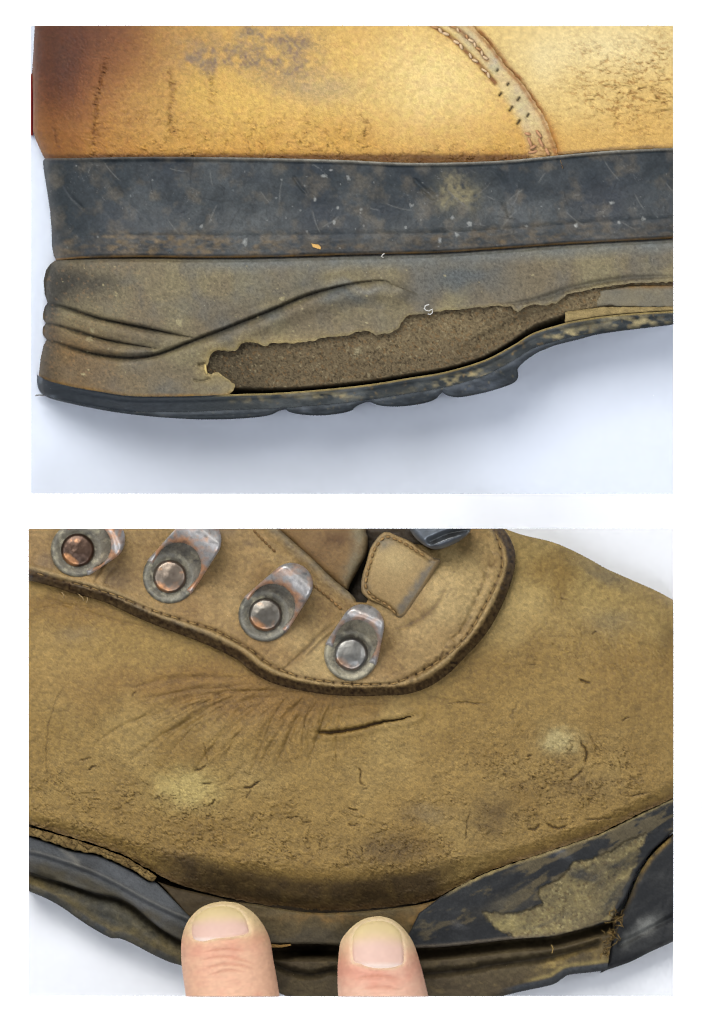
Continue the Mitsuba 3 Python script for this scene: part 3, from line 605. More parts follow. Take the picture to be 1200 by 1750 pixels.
for q in sorted(getattr(lugs_all, 'geoms', [lugs_all]), key=lambda q: q.bounds[0]):
    if q.area > 120: relief(num(HB + '__tread_lug'), q, lug_z, lug_c, 'rubber', CT, step=1.2)

# red pull strip behind the heel
relief(HB + '__heel_tab', np.array([(45, 127), (57.5, 127), (57.5, 232), (45, 232)]), lambda x, y, d: 112 - rnd(d, 3), lambda x, y, d: np.tile(C(132, 38, 34), (len(x), 1)) * (.8 + .4 * N(x, y, 10, 190, 2))[:, None], 'thread', CT, step=1.5)
labels[HB + '__heel_tab'] = {'label': 'red strip showing behind the heel leather'}

# lint, chip
tube('lint_thread', np.array([(733, 521, 246), (727, 523, 248), (725, 528, 249), (728, 531, 248), (733, 532, 247), (738, 529, 247), (739, 535, 244), (735, 538, 242), (731, 537, 240)], float), 1.0, 'thread', C(232, 230, 222))
labels['lint_thread'] = {'label': 'curled white lint thread on the torn midsole edge', 'category': 'thread'}
tube('lint_thread_001', np.array([(61, 676, 106), (68, 675, 110), (74, 676, 122), (80, 674, 140), (86, 671, 158), (89, 666, 166), (87, 663, 166)], float), 1.3, 'thread', C(150, 150, 148))
labels['lint_thread_001'] = {'label': 'grey lint strand hanging at the back corner of the outsole', 'category': 'thread'}
tube('lint_thread_002', np.array([(657, 434, 234), (654, 436, 236), (652, 439, 236), (655, 441, 235)], float), 1.0, 'thread', C(222, 220, 210))
labels['lint_thread_002'] = {'label': 'tiny white lint thread below the rubber rand', 'category': 'thread'}
tube(HB + '__torn_fibre', np.array([(351, 624, 240), (352, 631, 244), (354, 639, 238)], float), [1.6, 2.2, 1.4], 'thread', C(226, 200, 130))
relief('debris_chip', np.array([(532, 417), (545, 419), (549, 424), (548, 427), (541, 425), (535, 423)]), lambda x, y, d: 233 + 0 * x + .5 * N(x, y, 4, 191, 2), lambda x, y, d: np.tile(C(224, 178, 104), (len(x), 1)) * (.8 + .4 * N(x, y, 4, 192, 2))[:, None], 'thread', CT, step=1, drop=12)
labels['debris_chip'] = {'label': 'small orange tan chip stuck low on the dark rubber rand', 'category': 'chip'}

# ================================================================ LOWER BOOT (forefoot)
FB = 'hiking_boot_001'
labels[FB] = {'label': 'brown leather hiking boot forefoot with metal lace hooks and loose rubber rand', 'category': 'boot'}
vsil = cr([(760, 870), (820, 893), (860, 903), (893, 914), (943, 926), (977, 940), (1010, 957), (1037, 972), (1077, 990), (1120, 1009), (1150, 1025), (1200, 1052)])
vs_line = Line(vsil, False)
VB = cr([(30, 1400), (50, 1408), (107, 1425), (180, 1448), (215, 1462), (247, 1480), (280, 1499), (323, 1516), (373, 1530), (400, 1536), (467, 1548), (533, 1556), (600, 1555), (667, 1549), (717, 1542), (750, 1532), (780, 1515),
         (827, 1492), (877, 1473), (927, 1457), (977, 1440), (1027, 1422), (1077, 1397), (1127, 1373), (1150, 1362), (1190, 1342)])
vb_line = Line(VB, False)
vby = lambda x: np.interp(x, VB[:, 0], VB[:, 1])
def dome(x, y):
    z = 262 - 80 * (np.clip(y - 1130, 0, None) / 420) ** 2 - 22 * ((x - 560) / 560) ** 2 - 25 * (np.clip(1130 - y, 0, None) / 260) ** 2
    d = vs_line(x, y)[0]
    u = np.clip(d / 170, 0, 1)
    return 112 + (z - 112) * np.sqrt(np.maximum(1 - (1 - u) ** 2, 0))
creases = [([(520, 1180), (440, 1180), (380, 1185), (323, 1194), (273, 1219), (223, 1234), (175, 1262), (150, 1290)], 4.2, 5), ([(500, 1188), (440, 1193), (400, 1203), (340, 1225), (300, 1245), (262, 1262)], 3.2, 5),
           ([(470, 1200), (440, 1218), (407, 1256), (392, 1282), (385, 1300)], 3.4, 5), ([(490, 1205), (465, 1240), (445, 1280), (425, 1330)], 3, 6), ([(520, 1212), (500, 1245), (480, 1290), (470, 1315)], 2.6, 6),
           ([(400, 1175), (340, 1178), (260, 1190), (225, 1195)], 2.2, 4), ([(560, 1215), (600, 1206), (640, 1203), (665, 1205)], 2.4, 3), ([(540, 1200), (515, 1222), (470, 1262)], 2.4, 5), ([(50, 1010), (120, 1035), (200, 1060), (300, 1082)], 2.5, 4),
           ([(50, 1042), (110, 1034), (170, 1038)], 2.2, 3), ([(380, 1165), (300, 1185), (230, 1203)], 2.2, 5), ([(420, 1300), (395, 1330), (370, 1345)], 2.2, 4), ([(720, 1180), (740, 1190), (800, 1202), (850, 1200)], 1.8, 4)]
crng = np.random.default_rng(21)
for i in range(34):
    f_ = (i + crng.random()) / 34
    px, py, an = 395 + 190 * f_ + 12 * crng.normal(), 1172 + 26 * f_ + 8 * crng.normal(), math.radians(176 - 66 * f_ + 5 * crng.normal())
    L_ = (90 + 170 * crng.random()) * (1 - .45 * f_); q = [(px, py)]
    for _ in range(6):
        an -= math.radians(4 + 3 * crng.normal()); q.append((q[-1][0] + L_ / 6 * math.cos(an), q[-1][1] + L_ / 6 * math.sin(an)))
    creases.append((q, (1.0 + 1.4 * crng.random()) if i % 2 else 3.2 + 1.5 * crng.random(), (1.8 + 1.4 * crng.random()) if i % 2 else 6 + 3 * crng.random()))
creases = [(Line(p), d * .8, w * .75) for p, d, w in creases]
cracks = [([(414, 1346), (425, 1346), (436, 1341), (446, 1333)], 5, 2), ([(430, 1347), (424, 1358), (420, 1364)], 3, 1.6), ([(331, 1315), (342, 1315), (355, 1305)], 4, 2), ([(346, 1338), (356, 1339), (364, 1336)], 4, 1.8),
          ([(356, 1376), (364, 1371), (369, 1364)], 4, 1.8), ([(347, 1264), (352, 1285), (355, 1303)], 2.4, 1.2), ([(608, 1311), (617, 1316), (615, 1330), (618, 1340), (628, 1341)], 3.5, 1.8), ([(620, 1350), (628, 1346)], 2.5, 1.6),
          ([(594, 1378), (600, 1383), (614, 1384)], 3.5, 2), ([(594, 1406), (602, 1409), (614, 1406)], 3, 1.8), ([(488, 1398), (500, 1397), (512, 1395)], 3, 1.8), ([(515, 1402), (526, 1405), (534, 1401)], 3, 1.8),
          ([(988, 1159), (998, 1164), (1010, 1166)], 4, 2), ([(991, 1261), (994, 1270), (1000, 1280), (1001, 1295), (1001, 1308)], 4, 2), ([(1000, 1310), (988, 1322), (968, 1336)], 4, 2.2), ([(1006, 1250), (1015, 1270), (1028, 1285)], 2, 1.6),
          ([(900, 1292), (910, 1289)], 3.5, 2), ([(804, 1380), (798, 1410), (794, 1440)], 2.6, 1.3), ([(900, 1415), (914, 1417), (923, 1405)], 4, 2.4), ([(930, 1405), (945, 1413), (960, 1414), (972, 1408)], 4, 2.4), ([(996, 1398), (1010, 1400), (1050, 1397)], 3, 2),
          ([(760, 1201), (800, 1200), (830, 1202)], 2.2, 1.6), ([(885, 1200), (875, 1218), (868, 1228)], 1.8, 1.5), ([(1060, 1232), (1075, 1225)], 3, 1.6), ([(958, 1012), (960, 1022), (975, 1025)], 2, 1.6), ([(1010, 1084), (1020, 1078)], 3, 1.4),
          ([(135, 1300), (145, 1297), (158, 1295)], 3, 2), ([(150, 1316), (160, 1310), (166, 1308)], 4, 2.4), ([(226, 1190), (234, 1180)], 3, 1.6), ([(82, 1345), (80, 1300), (84, 1240), (100, 1190), (125, 1160)], 1.8, 1.2), ([(1070, 1360), (1090, 1358), (1110, 1353)], 3, 2)]
cracks = [(Line(jag(cr(p), 2.2, 5, 600 + i), False), d * 1.1, w * .8) for i, (p, d, w) in enumerate(cracks)]
SLIT = Line(jag(cr([(538, 1250), (560, 1251), (590, 1248), (620, 1242), (650, 1234), (680, 1229), (712, 1221)]), 1.3, 8, 55), False)
def vamp_weight(x, y):
    return np.clip(.95 * G(x, y, 110, 1380, 130, 55) + .6 * G(x, y, 330, 1400, 180, 60) + .75 * G(x, y, 500, 1440, 250, 50) + .75 * G(x, y, 900, 1340, 130, 80) + .6 * G(x, y, 960, 1110, 120, 60) + .55 * G(x, y, 700, 1450, 120, 60) + .5 * G(x, y, 1060, 1330, 90, 60) + .35 * sm(1180, 1300, y), 0, 1)
def vamp_fields(x, y):
    a, b = warp(x, y, 6, 11, 200)
    wc, rc = W(a, b, 7.0, 201, 2.0, -.12)
    w1, r1 = W(x, y, 4.0, 203, 1.2)
    k = vamp_weight(x, y) * sm(.26, .6, N(x, y, 24, 204, 3, 1.5))
    return wc, rc, w1, r1, k
def vamp_z(x, y, d):
    z = dome(x, y)
    wc, rc, w1, r1, k = vamp_fields(x, y)
    z += 12 * (N(x, y, 150, 205, 2) - .5) + 4.5 * (N(x, y, 34, 206, 3) - .5) + 2.4 * N(x, y, 60, 208, 2) * (N(x, y, 4, 207, 2) - .5)
    z += 1.45 * k * flake(x, y, 5.2, 970, 1.9, -.12, .028, .45)[0] + .8 * k * (rc - .5) + .9 * k * (r1 - .5) - 1.0 * np.exp(-(w1 / .2) ** 2)
    for i, (l, dep, wid) in enumerate(creases): z -= groove(x, y, l, dep, wid, 200 + i, .25, .7)
    fan = (N(x, y, 10, 209, 3, 6, -.5) - .5) * np.clip(G(x, y, 400, 1235, 130, 45, -.4) * 1.2, 0, 1)
    z += 6 * fan
    for i, (l, dep, wid) in enumerate(cracks): z -= groove(x, y, l, dep, wid * .9, 230 + i, .2, .5)
    dS, tS, sS = SLIT(x, y)
    wS = 2.9 * np.sin(np.pi * np.clip(tS, 0, 1) ** .5) ** .8 * (.55 + .9 * N(x, y, 9, 223, 3)) + .2
    z -= 9 * np.exp(-(dS / wS) ** 4) * np.clip(np.minimum(tS, 1 - tS) * 12, 0, 1)
    z += 3 * np.exp(-((dS - 8) / 6) ** 2)
    b = vb_line(x, y)[0]
    cen = np.exp(-((x - 540) / 260) ** 4)
    z -= (14 + 38 * cen) * sm(26 + 50 * cen, 0, b)
    z += G(x, y, 560, 1468, 260, 16) * 3
    return z
def vamp_c(x, y, d):
    wc, rc, w1, r1, k = vamp_fields(x, y)
    X, Y = warp(x, y, 30, 70, 210)
    c = np.tile(C(150, 121, 64), (len(x), 1))
    c = mixc(c, C(174, 149, 92), np.clip(sm(1180, 1000, Y) * sm(600, 900, X) + 1.6 * (N(X, Y, 110, 211, 3) - .5), 0, .9))
    c = mixc(c, C(128, 99, 46), np.clip(2.0 * (N(X, Y, 80, 212, 4) - .45), 0, .8))
    c = mixc(c, C(132, 96, 46), .7 * np.clip(G(X, Y, 350, 1170, 260, 40) + .8 * G(X, Y, 480, 1200, 150, 40) + .6 * G(X, Y, 150, 1040, 130, 30), 0, 1))
    c = mixc(c, C(164, 134, 76), .7 * np.clip(G(X, Y, 110, 1130, 90, 60) + .5 * G(X, Y, 700, 1330, 160, 60), 0, 1))
    A, B = warp(x, y, 12, 16, 213)
    c = mixc(c, C(186, 164, 100), np.clip((1.7 * G(A, B, 322, 1348, 62, 36) ** 1.5) * (.5 + .6 * N(x, y, 10, 214, 3)), 0, .9))
    c = mixc(c, C(184, 168, 116), np.clip(1.1 * G(A, B, 955, 1266, 32, 22) * (.4 + .9 * N(x, y, 12, 215, 3)), 0, .8))
    c = mixc(c, C(124, 112, 88), np.clip(.65 * (G(A, B, 1030, 985, 50, 12, .45) + .7 * G(A, B, 1045, 1060, 45, 24) + .6 * G(A, B, 730, 1390, 40, 14) + .5 * G(A, B, 125, 1085, 35, 14)), 0, .7))
    c = mixc(c, C(92, 72, 40), np.clip(.9 * G(A, B, 665, 1452, 62, 26) + .8 * G(A, B, 840, 1395, 36, 40) + .4 * G(A, B, 1000, 1345, 80, 24) + .6 * G(A, B, 1140, 1090, 20, 40), 0, .85) * (.3 + 1.1 * N(x, y, 14, 216, 4)))
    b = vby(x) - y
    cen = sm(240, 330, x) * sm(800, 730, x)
    c = mixc(c, C(76, 60, 38), np.clip(.95 * cen * sm(66, 40, b + 14 * (N(x, y, 22, 217, 3) - .5)) * (.6 + .6 * N(x, y, 18, 218, 3)), 0, .9))  # dirt stain and the shade of the turned-under rim, both in the colour
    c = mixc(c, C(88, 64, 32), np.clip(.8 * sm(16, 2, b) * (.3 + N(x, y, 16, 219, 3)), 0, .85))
    dirt = .72 * k * flake(x, y, 5.2, 970, 1.9, -.12, .028, .45)[1]
    dmask = sm(.3, .6, N(x, y, 9, 221, 3))
    for i, (l, dep, wid) in enumerate(creases): dirt = np.maximum(dirt, .34 * groove(x, y, l, 1, wid * .8, 200 + i, .25, .7) * dmask)
    for i, (l, dep, wid) in enumerate(cracks): dirt = np.maximum(dirt, dep / 4.5 * groove(x, y, l, 1, wid, 230 + i, .2, .5))
    dS, tS, sS = SLIT(x, y)
    wS = 2.9 * np.sin(np.pi * np.clip(tS, 0, 1) ** .5) ** .8 * (.55 + .9 * N(x, y, 9, 223, 3)) + .2
    dirt = np.maximum(dirt, 1.1 * np.exp(-(dS / wS) ** 4) * np.clip(np.minimum(tS, 1 - tS) * 12, 0, 1))
    c = mixc(c, C(66, 44, 18), .85 * np.clip(dirt, 0, 1))
    mott = N(x, y, 6, 222, 3)
    return c * (.58 + .3 * r1 + .46 * mott + .12 * rc)[:, None]
EB = cr([(30, 985), (50, 991), (90, 1002), (123, 1013), (157, 1022), (190, 1033), (240, 1057), (290, 1077), (333, 1093), (373, 1110), (407, 1128), (433, 1149), (467, 1167), (517, 1180), (567, 1187), (617, 1189), (650, 1188), (693, 1186),
         (733, 1173), (767, 1150), (793, 1124), (827, 1087), (850, 1050), (868, 1010), (879, 973), (880, 945), (873, 923), (862, 905), (850, 890)])
vamp_poly = Polygon(np.vstack([[(30, 870)], vsil, [(1200, 1340)], jag(VB[::-1], 1.6, 9, 61)])).buffer(0)
under = Polygon(np.vstack([[(30, 870)], EB])).buffer(-10)
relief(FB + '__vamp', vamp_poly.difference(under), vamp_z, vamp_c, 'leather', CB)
labels[FB + '__vamp'] = {'label': 'creased brown leather vamp with pale scuffs and a slit'}

# ---- eyestay panel
FLAP = cr([(460, 880), (477, 903), (510, 933), (537, 957), (567, 987), (597, 1012), (608, 1024)])
GAPR = np.array([(608, 1028), (626, 1030), (655, 1042), (672, 1055), (664, 1020), (640, 990), (640, 950), (650, 925), (700, 918), (712, 895), (712, 880)])
opening = Polygon(np.vstack([FLAP, GAPR[:2], [(640, 1000), (650, 925), (735, 932), (735, 870)]])).buffer(0)
eye_shape = Polygon(np.vstack([[(30, 870)], EB])).buffer(0).difference(opening)
eb_line, flap_line = Line(EB, False), Line(FLAP, False)
STL = [(50, 975), (78, 984), (97, 990), (135, 998), (172, 1009), (203, 1019), (247, 1037), (265, 1044), (303, 1056), (342, 1068), (373, 1078), (390, 1088), (428, 1109), (460, 1134), (500, 1152), (520, 1157), (573, 1166), (633, 1169), (670, 1167), (700, 1157), (735, 1138), (765, 1117), (797, 1087), (820, 1050), (843, 1007), (857, 973), (858, 947), (850, 920), (840, 893)]
st_line = Line(STL)
st2 = Line([(700, 1165), (730, 1140), (760, 1108), (790, 1075), (812, 1035), (824, 1000), (838, 965), (846, 945)])
eye_creases = [(Line([(577, 1062), (548, 1083), (525, 1108), (500, 1130), (478, 1150)]), 4, 4), (Line([(572, 1078), (545, 1100), (515, 1130)]), 3, 4), (Line([(185, 950), (172, 975), (160, 998)]), 3.5, 3), (Line([(200, 965), (185, 985), (178, 1003)]), 2.4, 3),
               (Line([(600, 1160), (605, 1178)]), 1.5, 2), (Line([(664, 1078), (690, 1070), (720, 1056), (748, 1030), (765, 1000)]), 3.2, 6)]
PITCH = 16.0
pits = cKDTree(dense(cr(STL), 1.0)[[int(i * PITCH) for i in range(int(len(dense(cr(STL), 1.0)) / PITCH))]] - [1.5, 0])
def pit(x, y): return np.exp(-(pits.query(np.stack([x, y], 1), workers=-1)[0] / 1.9) ** 2)
def eye_z(x, y, d):
    z = dome(x, y) * .8 + 92 + 5 * (N(x, y, 60, 241, 3) - .5) + 2 * (N(x, y, 12, 242, 3) - .5) + 1.6 * (N(x, y, 3.6, 243, 2) - .5)
    e = eb_line(x, y)[0]
    z -= 24 * sm(18, 0, e + 4 * (N(x, y, 8, 247, 3) - .5)) + rnd(np.minimum(e, d), 3, 6) - 3 * np.exp(-((e - 22) / 5) ** 2)
    z -= 3.2 * np.exp(-(st_line(x, y)[0] / 3) ** 2) - 1.5 * np.exp(-((st_line(x, y)[0] - 9) / 5) ** 2)
    z -= 4 * pit(x, y)
    z -= 4 * np.exp(-(st2(x, y)[0] / 6) ** 2) * sm(.3, .6, N(x, y, 10, 244, 2))
    f = flap_line(x, y)[0]
    z += 6 * sm(26, 8, f) - rnd(f, 7, 8)
    z += 22 * G(x, y, 775, 1010, 60, 110, .5) + 8 * G(x, y, 690, 1110, 60, 40)
    for l, dep, wid in eye_creases: z -= groove(x, y, l, dep, wid, 245, .3, .6)
    w1, r1 = W(x, y, 4.2, 246, 1.2)
    return z - .5 * np.exp(-(w1 / .16) ** 2)
def eye_c(x, y, d):
    X, Y = warp(x, y, 24, 50, 250)
    c = np.tile(C(158, 128, 80), (len(x), 1))
    c = mixc(c, C(182, 156, 104), np.clip(1.0 * G(X, Y, 765, 1000, 70, 110, .5) + .5 * G(X, Y, 560, 1120, 90, 40) + 1.5 * (N(X, Y, 60, 251, 3) - .5), 0, .9))
    c = mixc(c, C(132, 100, 56), np.clip(1.9 * (N(X, Y, 55, 252, 4) - .45), 0, .75))
    c = mixc(c, C(120, 98, 72), np.clip(.7 * G(X, Y, 80, 960, 16, 16) + .6 * G(X, Y, 200, 990, 30, 24) + .8 * G(X, Y, 375, 905, 30, 14) + .5 * G(X, Y, 425, 935, 10, 8), 0, .8))
    f = flap_line(x, y)[0]
    c = mixc(c, C(122, 112, 92), np.clip(sm(24, 4, f) * (.1 + 1.1 * N(x, y, 14, 253, 3)) * sm(1040, 1010, y), 0, .85))
    e = eb_line(x, y)[0]
    c = mixc(c, C(172, 146, 98), .7 * np.exp(-((e - 21) / 4) ** 2))
    c = mixc(c, C(112, 104, 88), np.clip(.8 * np.exp(-((e - 15) / 6) ** 2) * sm(460, 300, x) * (1.7 * N(x, y, 10, 254, 3) - .3), 0, .8))
    c = mixc(c, C(60, 41, 18), np.clip(sm(17, 12, e + 7 * (N(x, y, 6, 255, 3) - .5)), 0, .95) * (.45 + .95 * N(x, y, 4, 258, 3)))
    c = mixc(c, C(110, 82, 44), .6 * np.exp(-(st_line(x, y)[0] / 3) ** 2))
    c = mixc(c, C(52, 36, 18), .85 * pit(x, y))
    dirt = .5 * np.exp(-(st2(x, y)[0] / 5) ** 2) * sm(.45, .65, N(x, y, 6, 256, 3))
    for l, dep, wid in eye_creases: dirt = np.maximum(dirt, .7 * groove(x, y, l, 1, wid * .7, 245, .3, .6))
    c = mixc(c, C(78, 54, 26), .8 * np.clip(dirt, 0, 1))
    w1, r1 = W(x, y, 4.2, 246, 1.2)
    return c * (.6 + .3 * r1 + .46 * N(x, y, 5, 257, 3))[:, None]
relief(FB + '__eyestay', eye_shape, eye_z, eye_c, 'leather', CB, zb=190, wall=C(62, 42, 18))
labels[FB + '__eyestay'] = {'label': 'stitched leather eyestay panel with thick dark raw edge'}
EYEZ = lambda x, y: float(eye_z(np.array([x, x], float), np.array([y, y], float), np.array([99., 99.]))[0])
def run_stitches(pts, pitch, rad, zfun, col, cover=.78, jit=1.0, skip=0.0):
    p = dense(cr(pts), 1.0); L = len(p); n = int(L / pitch)
    for i in range(n):
        a, b = p[int(i * pitch)], p[min(L - 1, int((i + cover) * pitch))]
        if rng.random() < skip or min(a[0], b[0]) < CB[0] + 1 or min(a[1], b[1]) < CB[1] + 1: continue
        j = (rng.random() - .5) * jit
        k = .75 + .5 * rng.random()
        stitch(FB, (a[0] + j, a[1] + j), (b[0] + j, b[1] + j), zfun(*a) + 2.2, zfun(*b) + 2.2, rad, col * k, 1.3)
run_stitches(STL, PITCH, 1.2, EYEZ, C(156, 126, 78), .7, 2.0, .25)
run_stitches([(428, 900), (457, 930), (478, 949)], 9, 1.8, EYEZ, C(140, 106, 64), .7)
run_stitches([(537, 1001), (557, 1017), (572, 1030), (588, 1045)], 9, 2.2, EYEZ, C(156, 120, 74), .75)

# ---- tongue, pull tab
def tongue_z(x, y, d): return 288 + 4 * (N(x, y, 30, 261, 3) - .5) + 1.2 * (N(x, y, 4, 262, 2) - .5) - rnd(d, 16, 18)
def tongue_c(x, y, d):
    X, Y = warp(x, y, 10, 16, 263)
    c = mixc(np.tile(C(132, 102, 62), (len(x), 1)), C(96, 68, 38), np.clip(1.2 * G(X, Y, 575, 920, 20, 12) + 1.6 * (N(X, Y, 34, 264, 3) - .5), 0, .9))
    c = mixc(c, C(128, 118, 92), np.clip(np.exp(-((d - 12) / 14) ** 2) * sm(575, 600, X) * (1.5 * N(x, y, 8, 265, 3)), 0, .85))
    return c * (.7 + .6 * N(x, y, 4, 266, 3))[:, None]
relief(FB + '__tongue', cr([(455, 875), (640, 870), (626, 905), (629, 920), (627, 945), (614, 970), (600, 996), (591, 1009), (560, 985), (500, 930)], 6, True), tongue_z, tongue_c, 'leather', CB, step=1.2, zb=150)
labels[FB + '__tongue'] = {'label': 'brown leather tongue between the eyestay flaps'}
relief(FB + '__lining', np.array([(440, 880), (760, 880), (760, 950), (690, 1060), (610, 1045), (450, 920)]), lambda x, y, d: 240 + 5 * N(x, y, 9, 268, 2), lambda x, y, d: np.tile(C(66, 54, 38), (len(x), 1)) * (.6 + .8 * N(x, y, 6, 269, 2))[:, None], 'leather', CB, step=2.5, zb=60)
TAB = cr([(650, 914), (662, 909), (680, 916), (702, 926), (722, 940), (742, 953), (752, 957), (740, 980), (722, 1010), (704, 1036), (692, 1052), (680, 1055), (668, 1044), (650, 1033), (632, 1025), (618, 1010), (619, 985), (626, 962), (634, 935)], 6, True)
TST = [(676, 1048), (662, 1034), (645, 1025), (630, 1012), (625, 998), (630, 970), (638, 945), (645, 930), (655, 920), (668, 918), (690, 928), (712, 942), (734, 955)]
tst_line = Line(TST)
def tab_z(x, y, d):
    z = 312 + 5 * G(x, y, 672, 968, 40, 40) + 1.6 * (N(x, y, 10, 271, 3) - .5) + .9 * (N(x, y, 3.6, 272, 2) - .5) - rnd(d, 8, 10)
    return z - 5 * np.exp(-(tst_line(x, y)[0] / 4) ** 2) - 7 * sm(-10, 12, (x - 714) * .82 + (y - 1003) * .57 - 8) * .8
def tab_c(x, y, d):
    X, Y = warp(x, y, 8, 14, 273)
    c = mixc(np.tile(C(160, 132, 86), (len(x), 1)), C(186, 162, 112), .8 * G(X, Y, 675, 955, 40, 34))
    c = mixc(c, C(112, 104, 90), np.clip(1.05 * np.exp(-(((X - 716) * .84 + (Y - 1000) * .54) / 9) ** 2) * (.3 + 1.2 * N(x, y, 7, 274, 3)), 0, .9))
    c = mixc(c, C(124, 116, 100), np.clip(.8 * G(X, Y, 652, 925, 22, 12) + .7 * G(X, Y, 622, 1000, 8, 24), 0, .8))
    c = mixc(c, C(178, 144, 90), .5 * np.exp(-((d - 4) / 3) ** 2))
    return c * (.72 + .56 * N(x, y, 4, 275, 3))[:, None]
relief(FB + '__pull_tab', TAB, tab_z, tab_c, 'leather', CB, step=1.2, zb=170, wall=C(70, 58, 40))
labels[FB + '__pull_tab'] = {'label': 'stitched leather tab with a worn grey stripe'}
TABZ = lambda x, y: float(tab_z(np.array([x, x], float), np.array([y, y], float), np.array([99., 99.]))[0])
run_stitches(TST, 11, 1.9, TABZ, C(166, 132, 84), .7, 1.5, .1)

# ---- lace hooks
def hook(c, ang, L, r1, r2, hole, rh, copper, grey, seed, tone, zlift=0):
    h = num(FB + '__lace_hook')
    c = np.array(c, float); a = np.array([math.cos(ang), -math.sin(ang)]); b = np.array([-a[1], a[0]])
    z0 = EYEZ(min(max(c[0], 60), 860), max(c[1], 910)) + 3 + zlift
    outer = Point(*c).buffer(r1, 32).union(Point(*(c + a * L)).buffer(r2, 32)).convex_hull
    hole_g = Point(*(c + a * hole)).buffer(rh, 32).union(Point(*(c + a * (hole - 22))).buffer(rh * .93, 32)).convex_hull
    cut = Polygon([c + a * (-2) + b * 200, c + a * 300 + b * 200, c + a * 300 - b * 200, c + a * (-2) - b * 200])
    loop = outer.buffer(.8).intersection(cut).difference(hole_g).buffer(-1.2).buffer(1.2)
    loop = max(getattr(loop, 'geoms', [loop]), key=lambda q: q.area)
    A = lambda x, y: (x - c[0]) * a[0] + (y - c[1]) * a[1]
    B = lambda x, y: (x - c[0]) * b[0] + (y - c[1]) * b[1]
    R = lambda x, y: np.hypot(x - c[0], y - c[1])
    def pz(x, y, d):
        r = R(x, y)
        z = z0 + 9 - rnd(d, 6, 8) + 1.5 * (N(x, y, 7, seed, 3) - .5)
        z -= 4 * sm(r1 - 5, r1 - 16, r)
        return z - 6 * sm(8, hole + rh, A(x, y))
    def pc(x, y, d):
        k = np.tile(C(*grey), (len(x), 1))
        k = mixc(k, C(84, 78, 60), np.clip(sm(r1 - 8, r1 - 16, R(x, y)) * (.35 + N(x, y, 9, seed + 1, 3)), 0, .9))
        k = mixc(k, C(66, 64, 56), np.clip(2.6 * (N(x, y, 11, seed + 16, 4, 1.6) - .5), 0, .8))
        k = mixc(k, C(176, 168, 140), np.clip(2.6 * (N(x, y, 7, seed + 2, 4) - .5), 0, .8))
        return k * (.72 + .56 * N(x, y, 3.5, seed + 3, 3))[:, None]
    relief(h + '__base_plate', outer, pz, pc, 'old_metal', CB, step=1.1, zb=z0 - 14)
    def lz(x, y, d):
        t = np.clip((A(x, y) + 4) / (L + r2 + 4), 0, 1)
        return z0 + 11 + 66 * sm(0, .8, t) - 14 * sm(.8, 1.05, t) - rnd(d, 7, 7) + .9 * (N(x, y, 9, seed + 4, 3) - .5) + 2 * N(x, y, 24, seed + 8, 2)
    def lc(x, y, d):
        X, Y = warp(x, y, 6, 8, seed + 5)
        k = np.tile(C(198, 194, 190), (len(x), 1))
        t = A(x, y) / (L + r2)
        m = np.clip(copper * (3.6 * (N(X, Y, 13, seed + 6, 5) - .47) + 1.1 * np.exp(-((np.hypot(x - c[0] - a[0] * hole, y - c[1] - a[1] * hole) - rh) / 9) ** 2) * (1.8 * N(X, Y, 10, seed + 14, 3) - .3)), 0, .95)
        k = mixc(k, C(240, 178, 132), m)
        k = mixc(k, C(98, 98, 98), np.clip(2.5 * (N(X, Y, 9, seed + 7, 3) - .56), 0, .7) + .0 * t)
        return k * (.62 + .5 * N(x, y, 4, seed + 9, 3) + .26 * N(x, y, 12, seed + 13, 3))[:, None]
    relief(h + '__loop', loop, lz, lc, 'metal', CB, step=1.1, zb=z0 + 2)
    rr = r1 * .62
    def rz(x, y, d):
        r = R(x, y) / rr
        return z0 + 17 - rnd(d, 6, 6) - 4 * r ** 2 + 2.4 * (N(x, y, 16, seed + 15, 2) - .5) + .5 * (N(x, y, 8, seed + 10, 3) - .5)
    def rc(x, y, d):
        k = np.tile(C(*tone), (len(x), 1))
        q = G(x, y, c[0] - 13, c[1] + 17, 20, 9, .6)  # warm reflection painted on the lower left of the rivet
        k = mixc(k, C(240, 172, 116), np.clip(copper * (1.25 * q + 2.0 * (N(x, y, 12, seed + 11, 3) - .68)), 0, .85))
        return k * (.5 + 1.0 * N(x, y, 11, seed + 12, 4))[:, None]
    relief(h + '__rivet', Point(*c).buffer(rr, 32), rz, rc, 'rivet_metal', CB, step=1.0, zb=z0 - 4)
    return h
h1 = hook((134, 940), .42, 46, 46, 38, 20, 39, 1.3, (118, 112, 96), 300, (96, 74, 60))
h2 = hook((291, 985), .92, 78, 46, 40, 24, 39, 1.0, (120, 116, 102), 320, (138, 124, 110))
h3 = hook((454, 1050), .86, 68, 46, 36, 18, 39, .75, (124, 120, 106), 340, (128, 122, 112))
h4 = hook((600, 1117), 1.18, 52, 46, 36, 24, 36, .45, (172, 164, 138), 360, (150, 148, 142))
for h, t in ((h1, 'copper worn lace hook cropped at the upper left corner'), (h2, 'lace hook with bright copper wear, second from the left'), (h3, 'grey and copper lace hook in the middle of the eyestay'), (h4, 'dusty pale lace hook nearest the toe')):
    labels[h] = {'label': t}
HK5 = cr([(690, 880), (699, 903), (712, 922), (733, 936), (752, 938), (780, 927), (800, 912), (806, 898), (806, 880)], 6)
def k5z(x, y, d): return 358 - rnd(d, 14, 22) - 14 * np.exp(-(Line([(735, 925), (765, 912), (800, 905)])(x, y)[0] / 5) ** 2) + 2 * (N(x, y, 12, 381, 3) - .5)
